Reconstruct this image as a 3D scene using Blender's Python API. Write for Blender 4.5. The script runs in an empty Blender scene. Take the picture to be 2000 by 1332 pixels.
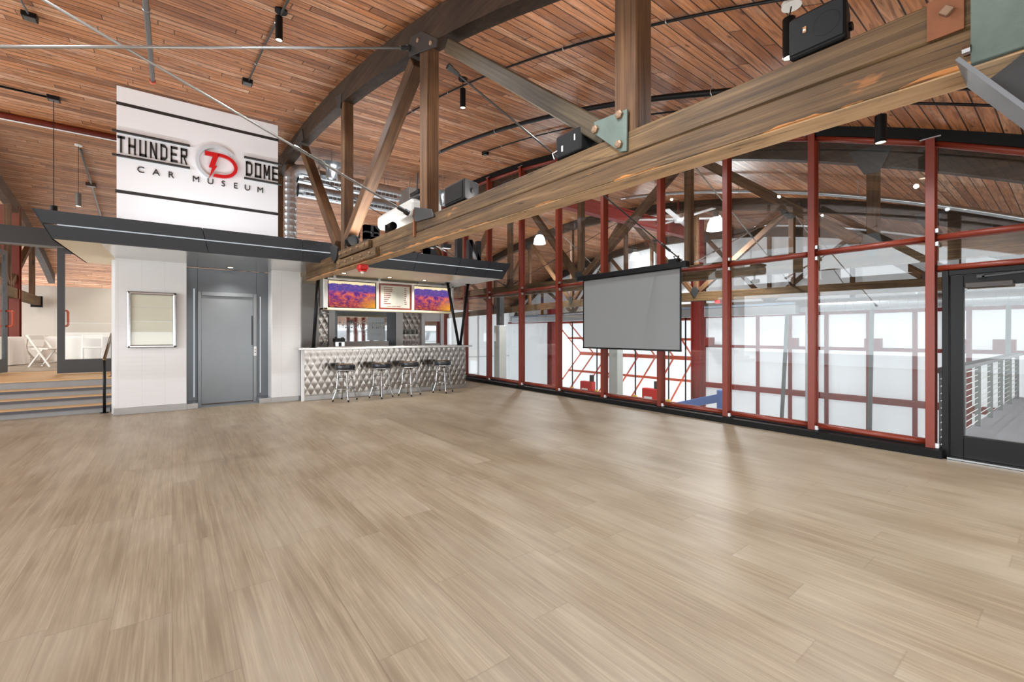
import bpy, bmesh, math, random
from mathutils import Vector, Matrix, Quaternion
random.seed(7)
PI = math.pi
scene = bpy.context.scene
COL = scene.collection
# ---------------------------------------------------------------- camera model
FPX, HZ, EYE = 859.0, 652.0, 1.38          # focal length (px of the 2000 px frame), horizon row, eye height
TA = math.atan(633 / FPX)                  # yaw to the glazed fit-out
TR = math.atan(670 / FPX)                  # yaw to the old roof structure (about 1.5 deg off the fit-out)
PHI = TR - TA
class Frame:
    def __init__(s, th): s.th = th
    def d(s, px, py):
        r, u = (px - 1000) / FPX, (HZ - py) / FPX
        return (math.sin(s.th) + r * math.cos(s.th), math.cos(s.th) - r * math.sin(s.th), u)
    def X(s, px, py, X): d = s.d(px, py); t = X / d[0]; return Vector((X, d[1] * t, EYE + d[2] * t))
    def Y(s, px, py, Y): d = s.d(px, py); t = Y / d[1]; return Vector((d[0] * t, Y, EYE + d[2] * t))
    def Z(s, px, py, Z): d = s.d(px, py); t = (Z - EYE) / d[2]; return Vector((d[0] * t, d[1] * t, Z))
    def T(s, px, py, t): d = s.d(px, py); return Vector((d[0] * t, d[1] * t, EYE + d[2] * t))
    def C(s, px, py, drop=0.0):             # where a ray meets the vaulted ceiling (roof frame)
        d = s.d(px, py); lo, hi = 0.3, 60.0
        t = lo
        while t < hi:
            if EYE + d[2] * t > zc(d[1] * t, d[0] * t) - drop: break
            t += 0.02
        return Vector((d[0] * t, d[1] * t, EYE + d[2] * t))
A, R = Frame(TA), Frame(TR)
def zc(y, x=2.15):
    u = 12.2 - y
    return 5.74 - 0.0138 * u * u - 2.0e-5 * u ** 4 + 0.004 * max(0.0, min(y, 24.4 - y)) * (max(1.0, min(7.5, x)) - 2.15)
FR = [0.0]                                  # current frame rotation
def rot(v): return Matrix.Rotation(FR[0], 4, 'Z') @ Vector(v)
def use(f): FR[0] = PHI if f is R else 0.0
LOC = {}
def tag(o, label=None, cat=None, group=None, kind=None):
    if label: o['label'] = label
    if cat: o['category'] = cat
    if group: o['group'] = group
    if kind: o['kind'] = kind
    return o
def thing(name, label, cat, loc, group=None, kind=None):
    o = bpy.data.objects.new(name, None); COL.objects.link(o)
    o.empty_display_size = 0.1
    o.location = rot(loc); o.rotation_euler = (0, 0, FR[0]); LOC[o.name] = Vector(loc)
    return tag(o, label, cat, group, kind)
class MB:
    def __init__(s): s.v = []; s.f = []
    def add(s, vs, fs):
        n = len(s.v); s.v += [Vector(v) for v in vs]; s.f += [tuple(i + n for i in f) for f in fs]; return s
    def box(s, x0, x1, y0, y1, z0, z1):
        if x0 > x1: x0, x1 = x1, x0
        if y0 > y1: y0, y1 = y1, y0
        if z0 > z1: z0, z1 = z1, z0
        return s.add([(x0,y0,z0),(x1,y0,z0),(x1,y1,z0),(x0,y1,z0),(x0,y0,z1),(x1,y0,z1),(x1,y1,z1),(x0,y1,z1)],
                     [(0,3,2,1),(4,5,6,7),(0,1,5,4),(1,2,6,5),(2,3,7,6),(3,0,4,7)])
    def bar(s, p0, p1, w, h, up=(0, 0, 1)):
        p0, p1 = Vector(p0), Vector(p1); d = (p1 - p0).normalized(); up = Vector(up)
        if abs(d.dot(up)) > 0.98: up = Vector((0, 1, 0))
        a = d.cross(up).normalized(); b = a.cross(d).normalized()
        c = []
        for p in (p0, p1):
            for i, j in ((-1, -1), (1, -1), (1, 1), (-1, 1)): c.append(p + a * (w / 2 * i) + b * (h / 2 * j))
        return s.add(c, [(3,2,1,0),(4,5,6,7),(0,1,5,4),(1,2,6,5),(2,3,7,6),(3,0,4,7)])
    def tube(s, pts, r, n=8, caps=True):
        pts = [Vector(p) for p in pts]; rings = []; ref = None
        rr = r if isinstance(r, (list, tuple)) else [r] * len(pts)
        for i, p in enumerate(pts):
            if i == 0: d = pts[1] - p
            elif i == len(pts) - 1: d = p - pts[i - 1]
            else: d = (pts[i + 1] - p).normalized() + (p - pts[i - 1]).normalized()
            d = d.normalized()
            if ref is None: ref = Vector((0, 0, 1)) if abs(d.z) < 0.9 else Vector((1, 0, 0))
            a = d.cross(ref).normalized(); b = a.cross(d).normalized(); ref = b
            rings.append([p + (a * math.cos(2 * PI * k / n) + b * math.sin(2 * PI * k / n)) * rr[i] for k in range(n)])
        base = len(s.v)
        vs = [v for g in rings for v in g]; fs = []
        for i in range(len(pts) - 1):
            for k in range(n):
                k2 = (k + 1) % n
                fs.append((i * n + k, i * n + k2, (i + 1) * n + k2, (i + 1) * n + k))
        if caps:
            fs.append(tuple(range(n - 1, -1, -1))); fs.append(tuple((len(pts) - 1) * n + k for k in range(n)))
        return s.add(vs, fs)
    def ring(s, c, R_, r, n=24, m=8, axis='z'):
        c = Vector(c); vs = []; fs = []
        for i in range(n):
            t = 2 * PI * i / n
            for j in range(m):
                q = 2 * PI * j / m; rad = R_ + r * math.cos(q); z = r * math.sin(q)
                if axis == 'z': v = (rad * math.cos(t), rad * math.sin(t), z)
                elif axis == 'y': v = (rad * math.cos(t), z, rad * math.sin(t))
                else: v = (z, rad * math.cos(t), rad * math.sin(t))
                vs.append(c + Vector(v))
        for i in range(n):
            for j in range(m):
                fs.append((i * m + j, ((i + 1) % n) * m + j, ((i + 1) % n) * m + (j + 1) % m, i * m + (j + 1) % m))
        return s.add(vs, fs)
    def lathe(s, prof, c, n=24, axis='z'):
        c = Vector(c); vs = []; fs = []; m = len(prof)
        for i in range(n):
            t = 2 * PI * i / n
            for r, h in prof:
                if axis == 'z': v = (r * math.cos(t), r * math.sin(t), h)
                elif axis == 'x': v = (h, r * math.cos(t), r * math.sin(t))
                else: v = (r * math.cos(t), h, -r * math.sin(t))
                vs.append(c + Vector(v))
        for i in range(n):
            for j in range(m - 1):
                i2 = (i + 1) % n
                fs.append((i * m + j, i2 * m + j, i2 * m + j + 1, i * m + j + 1))
        return s.add(vs, fs)
    def prism(s, poly, vec):
        poly = [Vector(p) for p in poly]; vec = Vector(vec); n = len(poly)
        fs = [tuple(range(n)), tuple(range(2 * n - 1, n - 1, -1))]
        for i in range(n):
            j = (i + 1) % n; fs.append((i, i + n, j + n, j))
        return s.add(poly + [p + vec for p in poly], fs)
    def build(s, name, mat, parent=None, bevel=0.0, smooth=False, label=None, loc=None, uv=None, seg=1):
        me = bpy.data.meshes.new(name)
        o = bpy.data.objects.new(name, me); COL.objects.link(o)
        if parent is not None:
            org = LOC[parent.name]; o.parent = parent; LOC[o.name] = org
        else:
            if loc is None:
                xs = [v.x for v in s.v]; ys = [v.y for v in s.v]; zs = [v.z for v in s.v]
                loc = ((min(xs) + max(xs)) / 2, (min(ys) + max(ys)) / 2, min(zs))
            org = Vector(loc); LOC[o.name] = org
            o.location = rot(org); o.rotation_euler = (0, 0, FR[0])
        bm = bmesh.new()
        vs = [bm.verts.new(v - org) for v in s.v]
        for f in s.f:
            try:
                fc = bm.faces.new([vs[i] for i in f]); fc.smooth = smooth
            except ValueError: pass
        bmesh.ops.recalc_face_normals(bm, faces=bm.faces)
        bm.to_mesh(me); bm.free()
        if uv: 
            L = me.uv_layers.new(name='UVMap')
            for lp in me.loops:
                L.data[lp.index].uv = uv(me.vertices[lp.vertex_index].co + org)
        if mat is not None: me.materials.append(mat)
        if bevel > 0:
            b = o.modifiers.new('Bevel', 'BEVEL'); b.width = bevel; b.segments = seg; b.limit_method = 'ANGLE'; b.angle_limit = math.radians(40)
        if label: o['label'] = label
        return o
def struct(o): o['kind'] = 'structure'; return o
def wbar(name, p0, p1, w, h, mat, parent, label=None, bevel=0.008, up=(0, 0, 1)):
    """a timber whose mesh runs along its own local X, so the grain follows the piece"""
    p0, p1 = Vector(p0), Vector(p1); d = p1 - p0; L = d.length; d.normalize(); up = Vector(up)
    if abs(d.dot(up)) > 0.98: up = Vector((0, 1, 0))
    yv = up.cross(d).normalized(); zv = d.cross(yv).normalized()
    M = Matrix(((d.x, yv.x, zv.x), (d.y, yv.y, zv.y), (d.z, yv.z, zv.z))).to_4x4()
    mb = MB().box(0, L, -w / 2, w / 2, -h / 2, h / 2)
    me = bpy.data.meshes.new(name); bm = bmesh.new(); vs = [bm.verts.new(v) for v in mb.v]
    for f in mb.f: bm.faces.new([vs[i] for i in f])
    bmesh.ops.recalc_face_normals(bm, faces=bm.faces); bm.to_mesh(me); bm.free()
    me.materials.append(mat)
    o = bpy.data.objects.new(name, me); COL.objects.link(o)
    if parent is not None:
        o.parent = parent; o.matrix_local = Matrix.Translation(p0 - LOC[parent.name]) @ M
    else:
        o.matrix_local = Matrix.Rotation(FR[0], 4, 'Z') @ Matrix.Translation(p0) @ M
    LOC[o.name] = p0
    if bevel:
        b = o.modifiers.new('Bevel', 'BEVEL'); b.width = bevel; b.segments = 1
    if label: o['label'] = label
    return o
def text_mesh(txt, size, extrude=0.005, offset=0.0, sx=1.0, align='LEFT', spacing=1.0):
    cu = bpy.data.curves.new('lettering_source', 'FONT'); cu.body = txt; cu.size = size; cu.extrude = extrude; cu.offset = offset
    cu.align_x = align; cu.space_character = spacing; cu.resolution_u = 3
    ob = bpy.data.objects.new('lettering_source', cu); COL.objects.link(ob)
    bpy.context.view_layer.update()
    me = bpy.data.meshes.new_from_object(ob.evaluated_get(bpy.context.evaluated_depsgraph_get()))
    bpy.data.objects.remove(ob); bpy.data.curves.remove(cu)
    out = MB(); out.v = [Vector((v.co.x * sx, v.co.y, v.co.z)) for v in me.vertices]; out.f = [tuple(p.vertices) for p in me.polygons]
    bpy.data.meshes.remove(me)
    return out
def place(mb, origin, ux, uy, un):
    """map local x,y,z of a flat lettering onto a plane"""
    o, ux, uy, un = Vector(origin), Vector(ux), Vector(uy), Vector(un)
    r = MB(); r.v = [o + ux * v.x + uy * v.y + un * v.z for v in mb.v]; r.f = list(mb.f); return r
def dup(o, loc=None, rz=None, label=None, group=None):
    """copy a thing with its parts and their sub-parts"""
    c = o.copy(); COL.objects.link(c)
    if loc is not None: c.location = rot(loc); LOC[c.name] = Vector(loc)
    if rz is not None: c.rotation_euler = (0, 0, FR[0] + rz)
    if label: c['label'] = label
    if group: c['group'] = group
    def kids(src, dst):
        for ch in [x for x in bpy.data.objects if x.parent == src]:
            k = ch.copy(); COL.objects.link(k); k.parent = dst; k.matrix_parent_inverse = ch.matrix_parent_inverse.copy(); kids(ch, k)
    kids(o, c)
    return c
# ---------------------------------------------------------------- materials
def lin(c):
    def f(x): x /= 255.0; return x / 12.92 if x <= 0.04045 else ((x + 0.055) / 1.055) ** 2.4
    return (f(c[0]), f(c[1]), f(c[2]), 1.0)
class NT:
    def __init__(s, name):
        s.m = bpy.data.materials.new(name); s.m.use_nodes = True; s.t = s.m.node_tree; s.t.nodes.clear()
        s.out = s.n('ShaderNodeOutputMaterial')
    def n(s, typ, **kw):
        nd = s.t.nodes.new(typ)
        for k, v in kw.items(): setattr(nd, k, v)
        return nd
    def set(s, sock, v):
        if hasattr(v, 'default_value') or hasattr(v, 'links'): s.t.links.new(v, sock)
        else: sock.default_value = v
    def math(s, op, a, b=0.0, c=0.0):
        nd = s.n('ShaderNodeMath', operation=op)
        for i, v in enumerate((a, b, c)): s.set(nd.inputs[i], v)
        return nd.outputs[0]
    def mix(s, fac, a, b, blend='MIX'):
        nd = s.n('ShaderNodeMix', data_type='RGBA', blend_type=blend)
        s.set(nd.inputs[0], fac); s.set(nd.inputs[6], a); s.set(nd.inputs[7], b); return nd.outputs[2]
    def noise(s, vec, scale, detail=3.0, rough=0.55, dist=0.0):
        nd = s.n('ShaderNodeTexNoise'); s.set(nd.inputs['Vector'], vec)
        nd.inputs['Scale'].default_value = scale; nd.inputs['Detail'].default_value = detail
        nd.inputs['Roughness'].default_value = rough; nd.inputs['Distortion'].default_value = dist
        return nd.outputs['Fac']
    def mapping(s, vec, scale=(1, 1, 1), loc=(0, 0, 0)):
        nd = s.n('ShaderNodeMapping'); s.set(nd.inputs[0], vec); s.set(nd.inputs['Location'], loc); s.set(nd.inputs['Scale'], scale); return nd.outputs[0]
    def ramp(s, fac, stops):
        nd = s.n('ShaderNodeValToRGB'); s.set(nd.inputs[0], fac); e = nd.color_ramp.elements
        while len(e) < len(stops): e.new(0.5)
        for el, (p, c) in zip(e, stops): el.position = p; el.color = c if len(c) == 4 else (*c, 1)
        return nd.outputs[0]
    def white(s, vec, dim='2D'):
        nd = s.n('ShaderNodeTexWhiteNoise', noise_dimensions=dim)
        s.set(nd.inputs['W' if dim == '1D' else 'Vector'], vec); return nd.outputs['Value']
    def comb(s, x, y, z=0.0):
        nd = s.n('ShaderNodeCombineXYZ'); s.set(nd.inputs[0], x); s.set(nd.inputs[1], y); s.set(nd.inputs[2], z); return nd.outputs[0]
    def coord(s, which='Object'):
        return s.n('ShaderNodeTexCoord').outputs[which]
    def sep(s, vec):
        nd = s.n('ShaderNodeSeparateXYZ'); s.set(nd.inputs[0], vec); return nd.outputs
    def bump(s, h, strength=0.2, dist=0.01):
        nd = s.n('ShaderNodeBump'); s.set(nd.inputs['Height'], h); nd.inputs['Strength'].default_value = strength; nd.inputs['Distance'].default_value = dist; return nd.outputs[0]
    def bsdf(s, color, rough=0.5, metal=0.0, normal=None, spec=0.5, emis=None, estr=0.0, alpha=None, aniso=None):
        p = s.n('ShaderNodeBsdfPrincipled')
        s.set(p.inputs['Base Color'], color); s.set(p.inputs['Roughness'], rough); s.set(p.inputs['Metallic'], metal)
        p.inputs['Specular IOR Level'].default_value = spec
        if normal is not None: s.set(p.inputs['Normal'], normal)
        if emis is not None: s.set(p.inputs['Emission Color'], emis); p.inputs['Emission Strength'].default_value = estr
        return p.outputs[0]
    def done(s, sh): s.t.links.new(sh, s.out.inputs[0]); return s.m
def simple(name, rgb, rough=0.5, metal=0.0, spec=0.5, vary=0.0, vscale=8.0, bump=0.0):
    k = NT(name); col = lin(rgb); nrm = None
    if vary or bump:
        f = k.noise(k.coord(), vscale, 4.0)
        if vary: col = k.mix(f, tuple(c * (1 - vary) for c in col[:3]) + (1,), tuple(min(1, c * (1 + vary)) for c in col[:3]) + (1,))
        if bump: nrm = k.bump(k.noise(k.coord(), vscale * 12, 3.0), bump, 0.004)
    return k.done(k.bsdf(col, rough, metal, nrm, spec))
def emitter(name, rgb, strength):
    k = NT(name); e = k.n('ShaderNodeEmission'); e.inputs[0].default_value = lin(rgb); e.inputs[1].default_value = strength
    return k.done(e.outputs[0])
def wood(name, axis, dark, mid, light, rough=0.62, scars=False, under=None):
    k = NT(name); co = k.coord()
    oi = k.n('ShaderNodeObjectInfo').outputs['Random']
    off = k.comb(k.math('MULTIPLY', oi, 37.0), k.math('MULTIPLY', oi, 11.0), k.math('MULTIPLY', oi, 23.0))
    va = k.n('ShaderNodeVectorMath', operation='ADD'); k.set(va.inputs[0], co); k.set(va.inputs[1], off); co = va.outputs[0]
    sc = {'x': (0.55, 14, 14), 'y': (14, 0.55, 14), 'z': (14, 14, 0.55)}[axis]
    g = k.noise(k.mapping(co, sc), 1.6, 5.0, 0.6, 0.6)
    sc2 = {'x': (1.2, 90, 90), 'y': (90, 1.2, 90), 'z': (90, 90, 1.2)}[axis]
    fine = k.noise(k.mapping(co, sc2), 1.0, 2.0)
    blot = k.noise(co, 1.3, 3.0)
    f = k.math('ADD', k.math('MULTIPLY', g, 0.65), k.math('MULTIPLY', fine, 0.35))
    col = k.ramp(f, [(0.28, lin(dark)), (0.50, lin(mid)), (0.74, lin(light))])
    col = k.mix(k.math('MULTIPLY', k.ramp(blot, [(0.48, (0, 0, 0)), (0.72, (1, 1, 1))]), 0.55), col, lin(tuple(c * 0.55 for c in dark)))
    kn = k.n('ShaderNodeTexVoronoi'); k.set(kn.inputs['Vector'], k.mapping(co, {'x': (1.1, 4, 4), 'y': (4, 1.1, 4), 'z': (4, 4, 1.1)}[axis])); kn.inputs['Scale'].default_value = 1.0
    col = k.mix(k.ramp(kn.outputs['Distance'], [(0.05, (0.9, 0.9, 0.9)), (0.13, (0, 0, 0))]), col, lin((50, 34, 22)))
    if scars:
        sc3 = k.noise(k.mapping(co, (2.6, 9, 9)), 1.0, 4.0, 0.6)
        col = k.mix(k.math('MULTIPLY', k.ramp(sc3, [(0.70, (0, 0, 0)), (0.74, (1, 1, 1))]), 0.6), col, lin((160, 104, 58)))
        if under:                                # floor-bounced light painted pale on the underside; the chipped orange arris is wear
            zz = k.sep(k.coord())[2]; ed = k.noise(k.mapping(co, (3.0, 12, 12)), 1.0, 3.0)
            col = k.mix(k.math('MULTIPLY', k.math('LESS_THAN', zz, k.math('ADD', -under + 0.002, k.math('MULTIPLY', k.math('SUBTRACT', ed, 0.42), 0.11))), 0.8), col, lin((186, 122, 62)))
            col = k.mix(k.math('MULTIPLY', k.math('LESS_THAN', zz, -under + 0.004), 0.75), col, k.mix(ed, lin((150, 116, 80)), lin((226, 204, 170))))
        cr = k.noise(k.mapping(co, (0.5, 30, 30), (3, 1, 2)), 1.0, 2.0, 0.5, 0.5)
        col = k.mix(k.math('MULTIPLY', k.ramp(k.math('ABSOLUTE', k.math('SUBTRACT', cr, 0.5)), [(0.004, (1, 1, 1)), (0.012, (0, 0, 0))]), 0.7), col, lin((40, 28, 18)))
    return k.done(k.bsdf(col, rough, 0.0, k.bump(f, 0.35, 0.006), 0.3))
WOODX = wood('old_timber_along', 'x', (52, 35, 23), (92, 64, 41), (126, 92, 60))
WOODG = wood('grey_dark_timber', 'x', (44, 36, 27), (72, 61, 45), (100, 87, 66))
WOODY = wood('old_timber_chord', 'y', (30, 21, 15), (54, 39, 27), (84, 63, 44))
WOODB = wood('old_timber_lower_chord', 'x', (50, 37, 24), (94, 71, 45), (140, 113, 77), 0.62, True)
WOODB2 = wood('old_timber_lower_chord_worn_underlit', 'x', (56, 41, 26), (96, 72, 45), (140, 110, 74), 0.62, True, 0.069)
# ceiling boards: u = along the boards, v = across them (metres)
def ceiling_mat():
    k = NT('ceiling_boards'); uv = k.n('ShaderNodeUVMap').outputs[0]; s = k.sep(uv)
    v = k.math('DIVIDE', s[1], 0.142); row = k.math('FLOOR', v); fr = k.math('FRACT', v)
    sh = k.math('MULTIPLY', k.white(row, '1D'), 3.6)
    u = k.math('DIVIDE', k.math('ADD', s[0], sh), 2.2); seg = k.math('FLOOR', u); fu = k.math('FRACT', u)
    rnd = k.white(k.comb(row, seg), '2D'); rnd2 = k.white(k.comb(seg, k.math('ADD', row, 40.5)), '2D')
    base = k.ramp(rnd, [(0.0, lin((138, 86, 51))), (0.25, lin((178, 117, 75))), (0.5, lin((196, 137, 96))), (0.75, lin((182, 116, 68))), (1.0, lin((212, 164, 128)))])
    gv = k.comb(k.math('ADD', k.math('MULTIPLY', s[0], 1.0), k.math('MULTIPLY', rnd, 50.0)), k.math('MULTIPLY', s[1], 14.0), k.math('MULTIPLY', rnd2, 31.0))
    g = k.noise(gv, 1.5, 5.0, 0.65, 1.2)
    col = k.mix(k.ramp(g, [(0.34, (0.8, 0.8, 0.8)), (0.6, (0, 0, 0))]), base, lin((100, 60, 35)))
    # knots
    kn = k.n('ShaderNodeTexVoronoi'); k.set(kn.inputs['Vector'], k.comb(k.math('ADD', k.math('MULTIPLY', s[0], 2.9), k.math('MULTIPLY', rnd, 9.0)), k.math('MULTIPLY', s[1], 7.0), rnd2)); kn.inputs['Scale'].default_value = 1.0
    col = k.mix(k.ramp(kn.outputs['Distance'], [(0.05, (0.9, 0.9, 0.9)), (0.16, (0, 0, 0))]), col, lin((70, 38, 24)))
    # pale chalky wear
    w = k.noise(k.comb(k.math('MULTIPLY', s[0], 1.2), k.math('MULTIPLY', s[1], 4.0), rnd2), 1.3, 5.0, 0.7)
    col = k.mix(k.math('MULTIPLY', k.ramp(w, [(0.56, (0, 0, 0)), (0.74, (1, 1, 1))]), 0.6), col, lin((212, 182, 162)))
    gap = k.ramp(k.math('ABSOLUTE', k.math('SUBTRACT', fr, 0.5)), [(0.44, (0, 0, 0)), (0.468, (1, 1, 1))])
    end = k.ramp(k.math('ABSOLUTE', k.math('SUBTRACT', fu, 0.5)), [(0.4975, (0, 0, 0)), (0.499, (1, 1, 1))])
    gp = k.math('MAXIMUM', gap, end)
    col = k.mix(gp, col, lin((46, 24, 14)))
    h = k.math('SUBTRACT', k.math('MULTIPLY', g, 0.15), gp)
    return k.done(k.bsdf(col, 0.5, 0.0, k.bump(h, 0.5, 0.01), 0.35))
CEIL = ceiling_mat()
def floor_mat():
    k = NT('floor_planks'); co = k.coord(); s = k.sep(co)
    ang = 1.3 * PI / 180
    x = k.math('ADD', k.math('MULTIPLY', s[0], math.cos(ang)), k.math('MULTIPLY', s[1], math.sin(ang)))
    y = k.math('SUBTRACT', k.math('MULTIPLY', s[1], math.cos(ang)), k.math('MULTIPLY', s[0], math.sin(ang)))
    v = k.math('DIVIDE', x, 0.23); row = k.math('FLOOR', v); fr = k.math('FRACT', v)
    u = k.math('DIVIDE', k.math('ADD', y, k.math('MULTIPLY', k.white(row, '1D'), 1.5)), 1.5); seg = k.math('FLOOR', u); fu = k.math('FRACT', u)
    rnd = k.white(k.comb(row, seg), '2D')
    base = k.ramp(rnd, [(0.0, lin((141, 126, 103))), (0.5, lin((145, 130, 107))), (1.0, lin((149, 134, 111)))])
    gv = k.comb(k.math('MULTIPLY', x, 26.0), k.math('MULTIPLY', k.math('ADD', y, k.math('MULTIPLY', rnd, 9.0)), 0.8), k.math('MULTIPLY', rnd, 2.0))
    g = k.noise(gv, 1.1, 6.0, 0.62, 0.9)
    gv2 = k.comb(k.math('MULTIPLY', x, 120.0), k.math('MULTIPLY', y, 3.0), rnd)
    fine = k.noise(gv2, 1.0, 2.0)
    big = k.noise(k.comb(k.math('MULTIPLY', x, 2.5), y, rnd), 0.9, 3.0)
    col = k.mix(k.ramp(g, [(0.34, (0.7, 0.7, 0.7)), (0.6, (0, 0, 0))]), base, lin((104, 88, 68)))
    col = k.mix(k.math('MULTIPLY', k.ramp(fine, [(0.4, (1, 1, 1)), (0.6, (0, 0, 0))]), 0.45), col, lin((112, 97, 78)))
    col = k.mix(k.math('MULTIPLY', k.ramp(big, [(0.4, (0, 0, 0)), (0.7, (1, 1, 1))]), 0.35), col, lin((174, 164, 147)))
    gap = k.ramp(k.math('ABSOLUTE', k.math('SUBTRACT', fr, 0.5)), [(0.489, (0, 0, 0)), (0.494, (1, 1, 1))])
    end = k.ramp(k.math('ABSOLUTE', k.math('SUBTRACT', fu, 0.5)), [(0.4975, (0, 0, 0)), (0.4988, (1, 1, 1))])
    gp = k.math('MAXIMUM', gap, end)
    col = k.mix(k.math('MULTIPLY', gp, 0.3), col, lin((90, 76, 60)))
    rg = k.math('ADD', 0.33, k.math('MULTIPLY', g, 0.16))
    return k.done(k.bsdf(col, rg, 0.0, k.bump(k.math('SUBTRACT', k.math('MULTIPLY', g, 0.3), gp), 0.12, 0.004), 0.5))
FLOOR = floor_mat()
def glass_mat(name, tint=(0.97, 0.985, 0.98), ior=1.45, rough=0.0):
    k = NT(name); tr = k.n('ShaderNodeBsdfTransparent'); tr.inputs[0].default_value = (*tint, 1)
    gl = k.n('ShaderNodeBsdfGlossy'); gl.inputs[0].default_value = (1, 1, 1, 1); gl.inputs['Roughness'].default_value = rough
    lw = k.n('ShaderNodeLayerWeight'); lw.inputs[0].default_value = 0.5
    fr = k.math('ADD', 0.035, k.math('MULTIPLY', 0.8, k.math('POWER', lw.outputs['Facing'], 5.0)))
    mx = k.n('ShaderNodeMixShader'); k.t.links.new(fr, mx.inputs[0]); k.t.links.new(tr.outputs[0], mx.inputs[1]); k.t.links.new(gl.outputs[0], mx.inputs[2])
    return k.done(mx.outputs[0])
GLASS = glass_mat('clear_glass')
def tile_mat():                                   # glossy white slatted panels
    k = NT('white_slat_panel'); s = k.sep(k.coord())
    z = k.math('FRACT', k.math('DIVIDE', s[2], 0.075)); x = k.math('FRACT', k.math('DIVIDE', k.math('ADD', s[0], 10.03), 0.31))
    gz = k.ramp(k.math('ABSOLUTE', k.math('SUBTRACT', z, 0.5)), [(0.46, (0, 0, 0)), (0.49, (1, 1, 1))])
    gx = k.ramp(k.math('ABSOLUTE', k.math('SUBTRACT', x, 0.5)), [(0.488, (0, 0, 0)), (0.494, (1, 1, 1))])
    g = k.math('MAXIMUM', k.math('MULTIPLY', gz, 0.5), gx)
    col = k.mix(k.math('MULTIPLY', g, 0.35), lin((220, 221, 222)), lin((186, 187, 188)))
    return k.done(k.bsdf(col, 0.16, 0.0, k.bump(k.math('SUBTRACT', 1.0, g), 0.25, 0.004), 0.5))
TILE = tile_mat()
RED = simple('red_oxide_steel', (118, 42, 23), 0.42, 0.0, 0.5, 0.10, 3.0)
REDD = simple('dull_red_steel', (142, 52, 46), 0.5, 0.0, 0.4, 0.15, 2.0)
BLACK = simple('black_coated_metal', (12, 12, 13), 0.42, 0.0, 0.25)
BLACKR = simple('matt_black_plastic', (17, 17, 18), 0.6, 0.0, 0.25, 0.1, 40.0, 0.25)
KERB = simple('black_rubber_kerb', (12, 12, 12), 0.6, 0.0, 0.2)
WHITE = simple('white_painted_board', (222, 223, 224), 0.55, 0.0, 0.35)
WHITE2 = simple('white_hall_panel', (226, 229, 232), 0.7, 0.0, 0.2, 0.03, 1.2)
WARMW = simple('warm_white_plaster', (226, 219, 208), 0.75, 0.0, 0.2)
CHAIRW = simple('white_resin_chair', (232, 227, 218), 0.4)
CLOTH = simple('white_table_linen', (236, 230, 222), 0.85, 0.0, 0.1)
FASCIA = simple('slate_grey_metal', (48, 51, 56), 0.42, 0.25, 0.5, 0.05, 2.0)
SOFFIT = simple('brushed_soffit_metal', (206, 204, 200), 0.20, 0.85, 0.5, 0.04, 3.0)
SOFFITC = simple('cream_soffit_panel', (226, 212, 182), 0.35, 0.0, 0.5)
ELEV = simple('grey_metallic_paint', (132, 138, 143), 0.32, 0.55, 0.5, 0.06, 5.0)
ELEVD = simple('grey_lift_surround', (104, 110, 116), 0.34, 0.45, 0.5, 0.06, 3.0)
STEEL = simple('stainless_steel', (186, 188, 190), 0.24, 1.0, 0.5, 0.05, 6.0)
CHROME = simple('polished_chrome', (180, 182, 184), 0.10, 1.0)
GALV = simple('galvanised_duct', (196, 200, 203), 0.28, 0.9, 0.5, 0.12, 9.0)
GREYM = simple('grey_conduit', (104, 104, 102), 0.4, 0.6, 0.5, 0.1, 10.0)
DARKM = simple('dark_steel', (62, 62, 62), 0.45, 0.5, 0.5, 0.15, 9.0)
PATINA = simple('green_weathered_steel', (98, 110, 102), 0.6, 0.3, 0.4, 0.5, 5.0, 0.3)
RUST = simple('rusty_plate', (128, 82, 56), 0.65, 0.3, 0.3, 0.3, 9.0, 0.3)
BOLT = simple('weathered_bolt', (136, 110, 88), 0.55, 0.4, 0.4, 0.2, 30.0)
LETTER = simple('black_letter_face', (38, 36, 35), 0.5)
REDL = simple('red_logo_face', (196, 22, 28), 0.35)
GREYL = simple('pale_grey_ring_face', (196, 200, 204), 0.35)
SCREEN = simple('grey_screen_fabric', (126, 128, 128), 0.8, 0.0, 0.2, 0.03, 30.0)
VINYL = simple('black_vinyl', (30, 32, 36), 0.28)
BRASS = simple('gold_seat_top', (96, 72, 44), 0.25, 0.3)
CONC = simple('hall_concrete', (196, 196, 194), 0.5, 0.0, 0.4, 0.08, 1.0)
STEP = simple('grey_wood_riser', (140, 142, 143), 0.55, 0.0, 0.3, 0.12, 6.0)
TAN = simple('tan_wood_tread', (196, 158, 108), 0.4, 0.0, 0.4, 0.12, 5.0)
NOSE = simple('dark_step_nosing', (74, 75, 82), 0.5)
DECK = simple('grey_walkway_boards', (168, 174, 184), 0.6, 0.0, 0.3, 0.08, 3.0)
POSTG = simple('grey_brace_steel', (112, 118, 116), 0.5, 0.3, 0.4, 0.1, 4.0)
CONCP = simple('pale_column', (188, 190, 184), 0.6, 0.0, 0.3, 0.06, 3.0)
BLUE = simple('blue_crane_paint', (92, 122, 190), 0.45)
YEL = simple('yellow_pulley', (214, 178, 62), 0.5)
BOXRED = simple('bright_red_enclosure', (196, 34, 30), 0.4)
STROBE = simple('red_alarm_plastic', (206, 36, 34), 0.35)
PROJ = simple('off_white_plastic', (186, 185, 180), 0.35)
HANDLE = simple('orange_red_handle', (196, 84, 50), 0.4)
MENU = simple('menu_card', (208, 204, 196), 0.4)
MENUR = simple('menu_red_border', (140, 52, 42), 0.5)
POSTER = simple('cream_poster', (226, 222, 206), 0.3)
LAMP = emitter('lamp_glow', (255, 236, 205), 14.0)
HIGHBAY = emitter('high_bay_glow', (248, 250, 255), 9.0)
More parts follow.
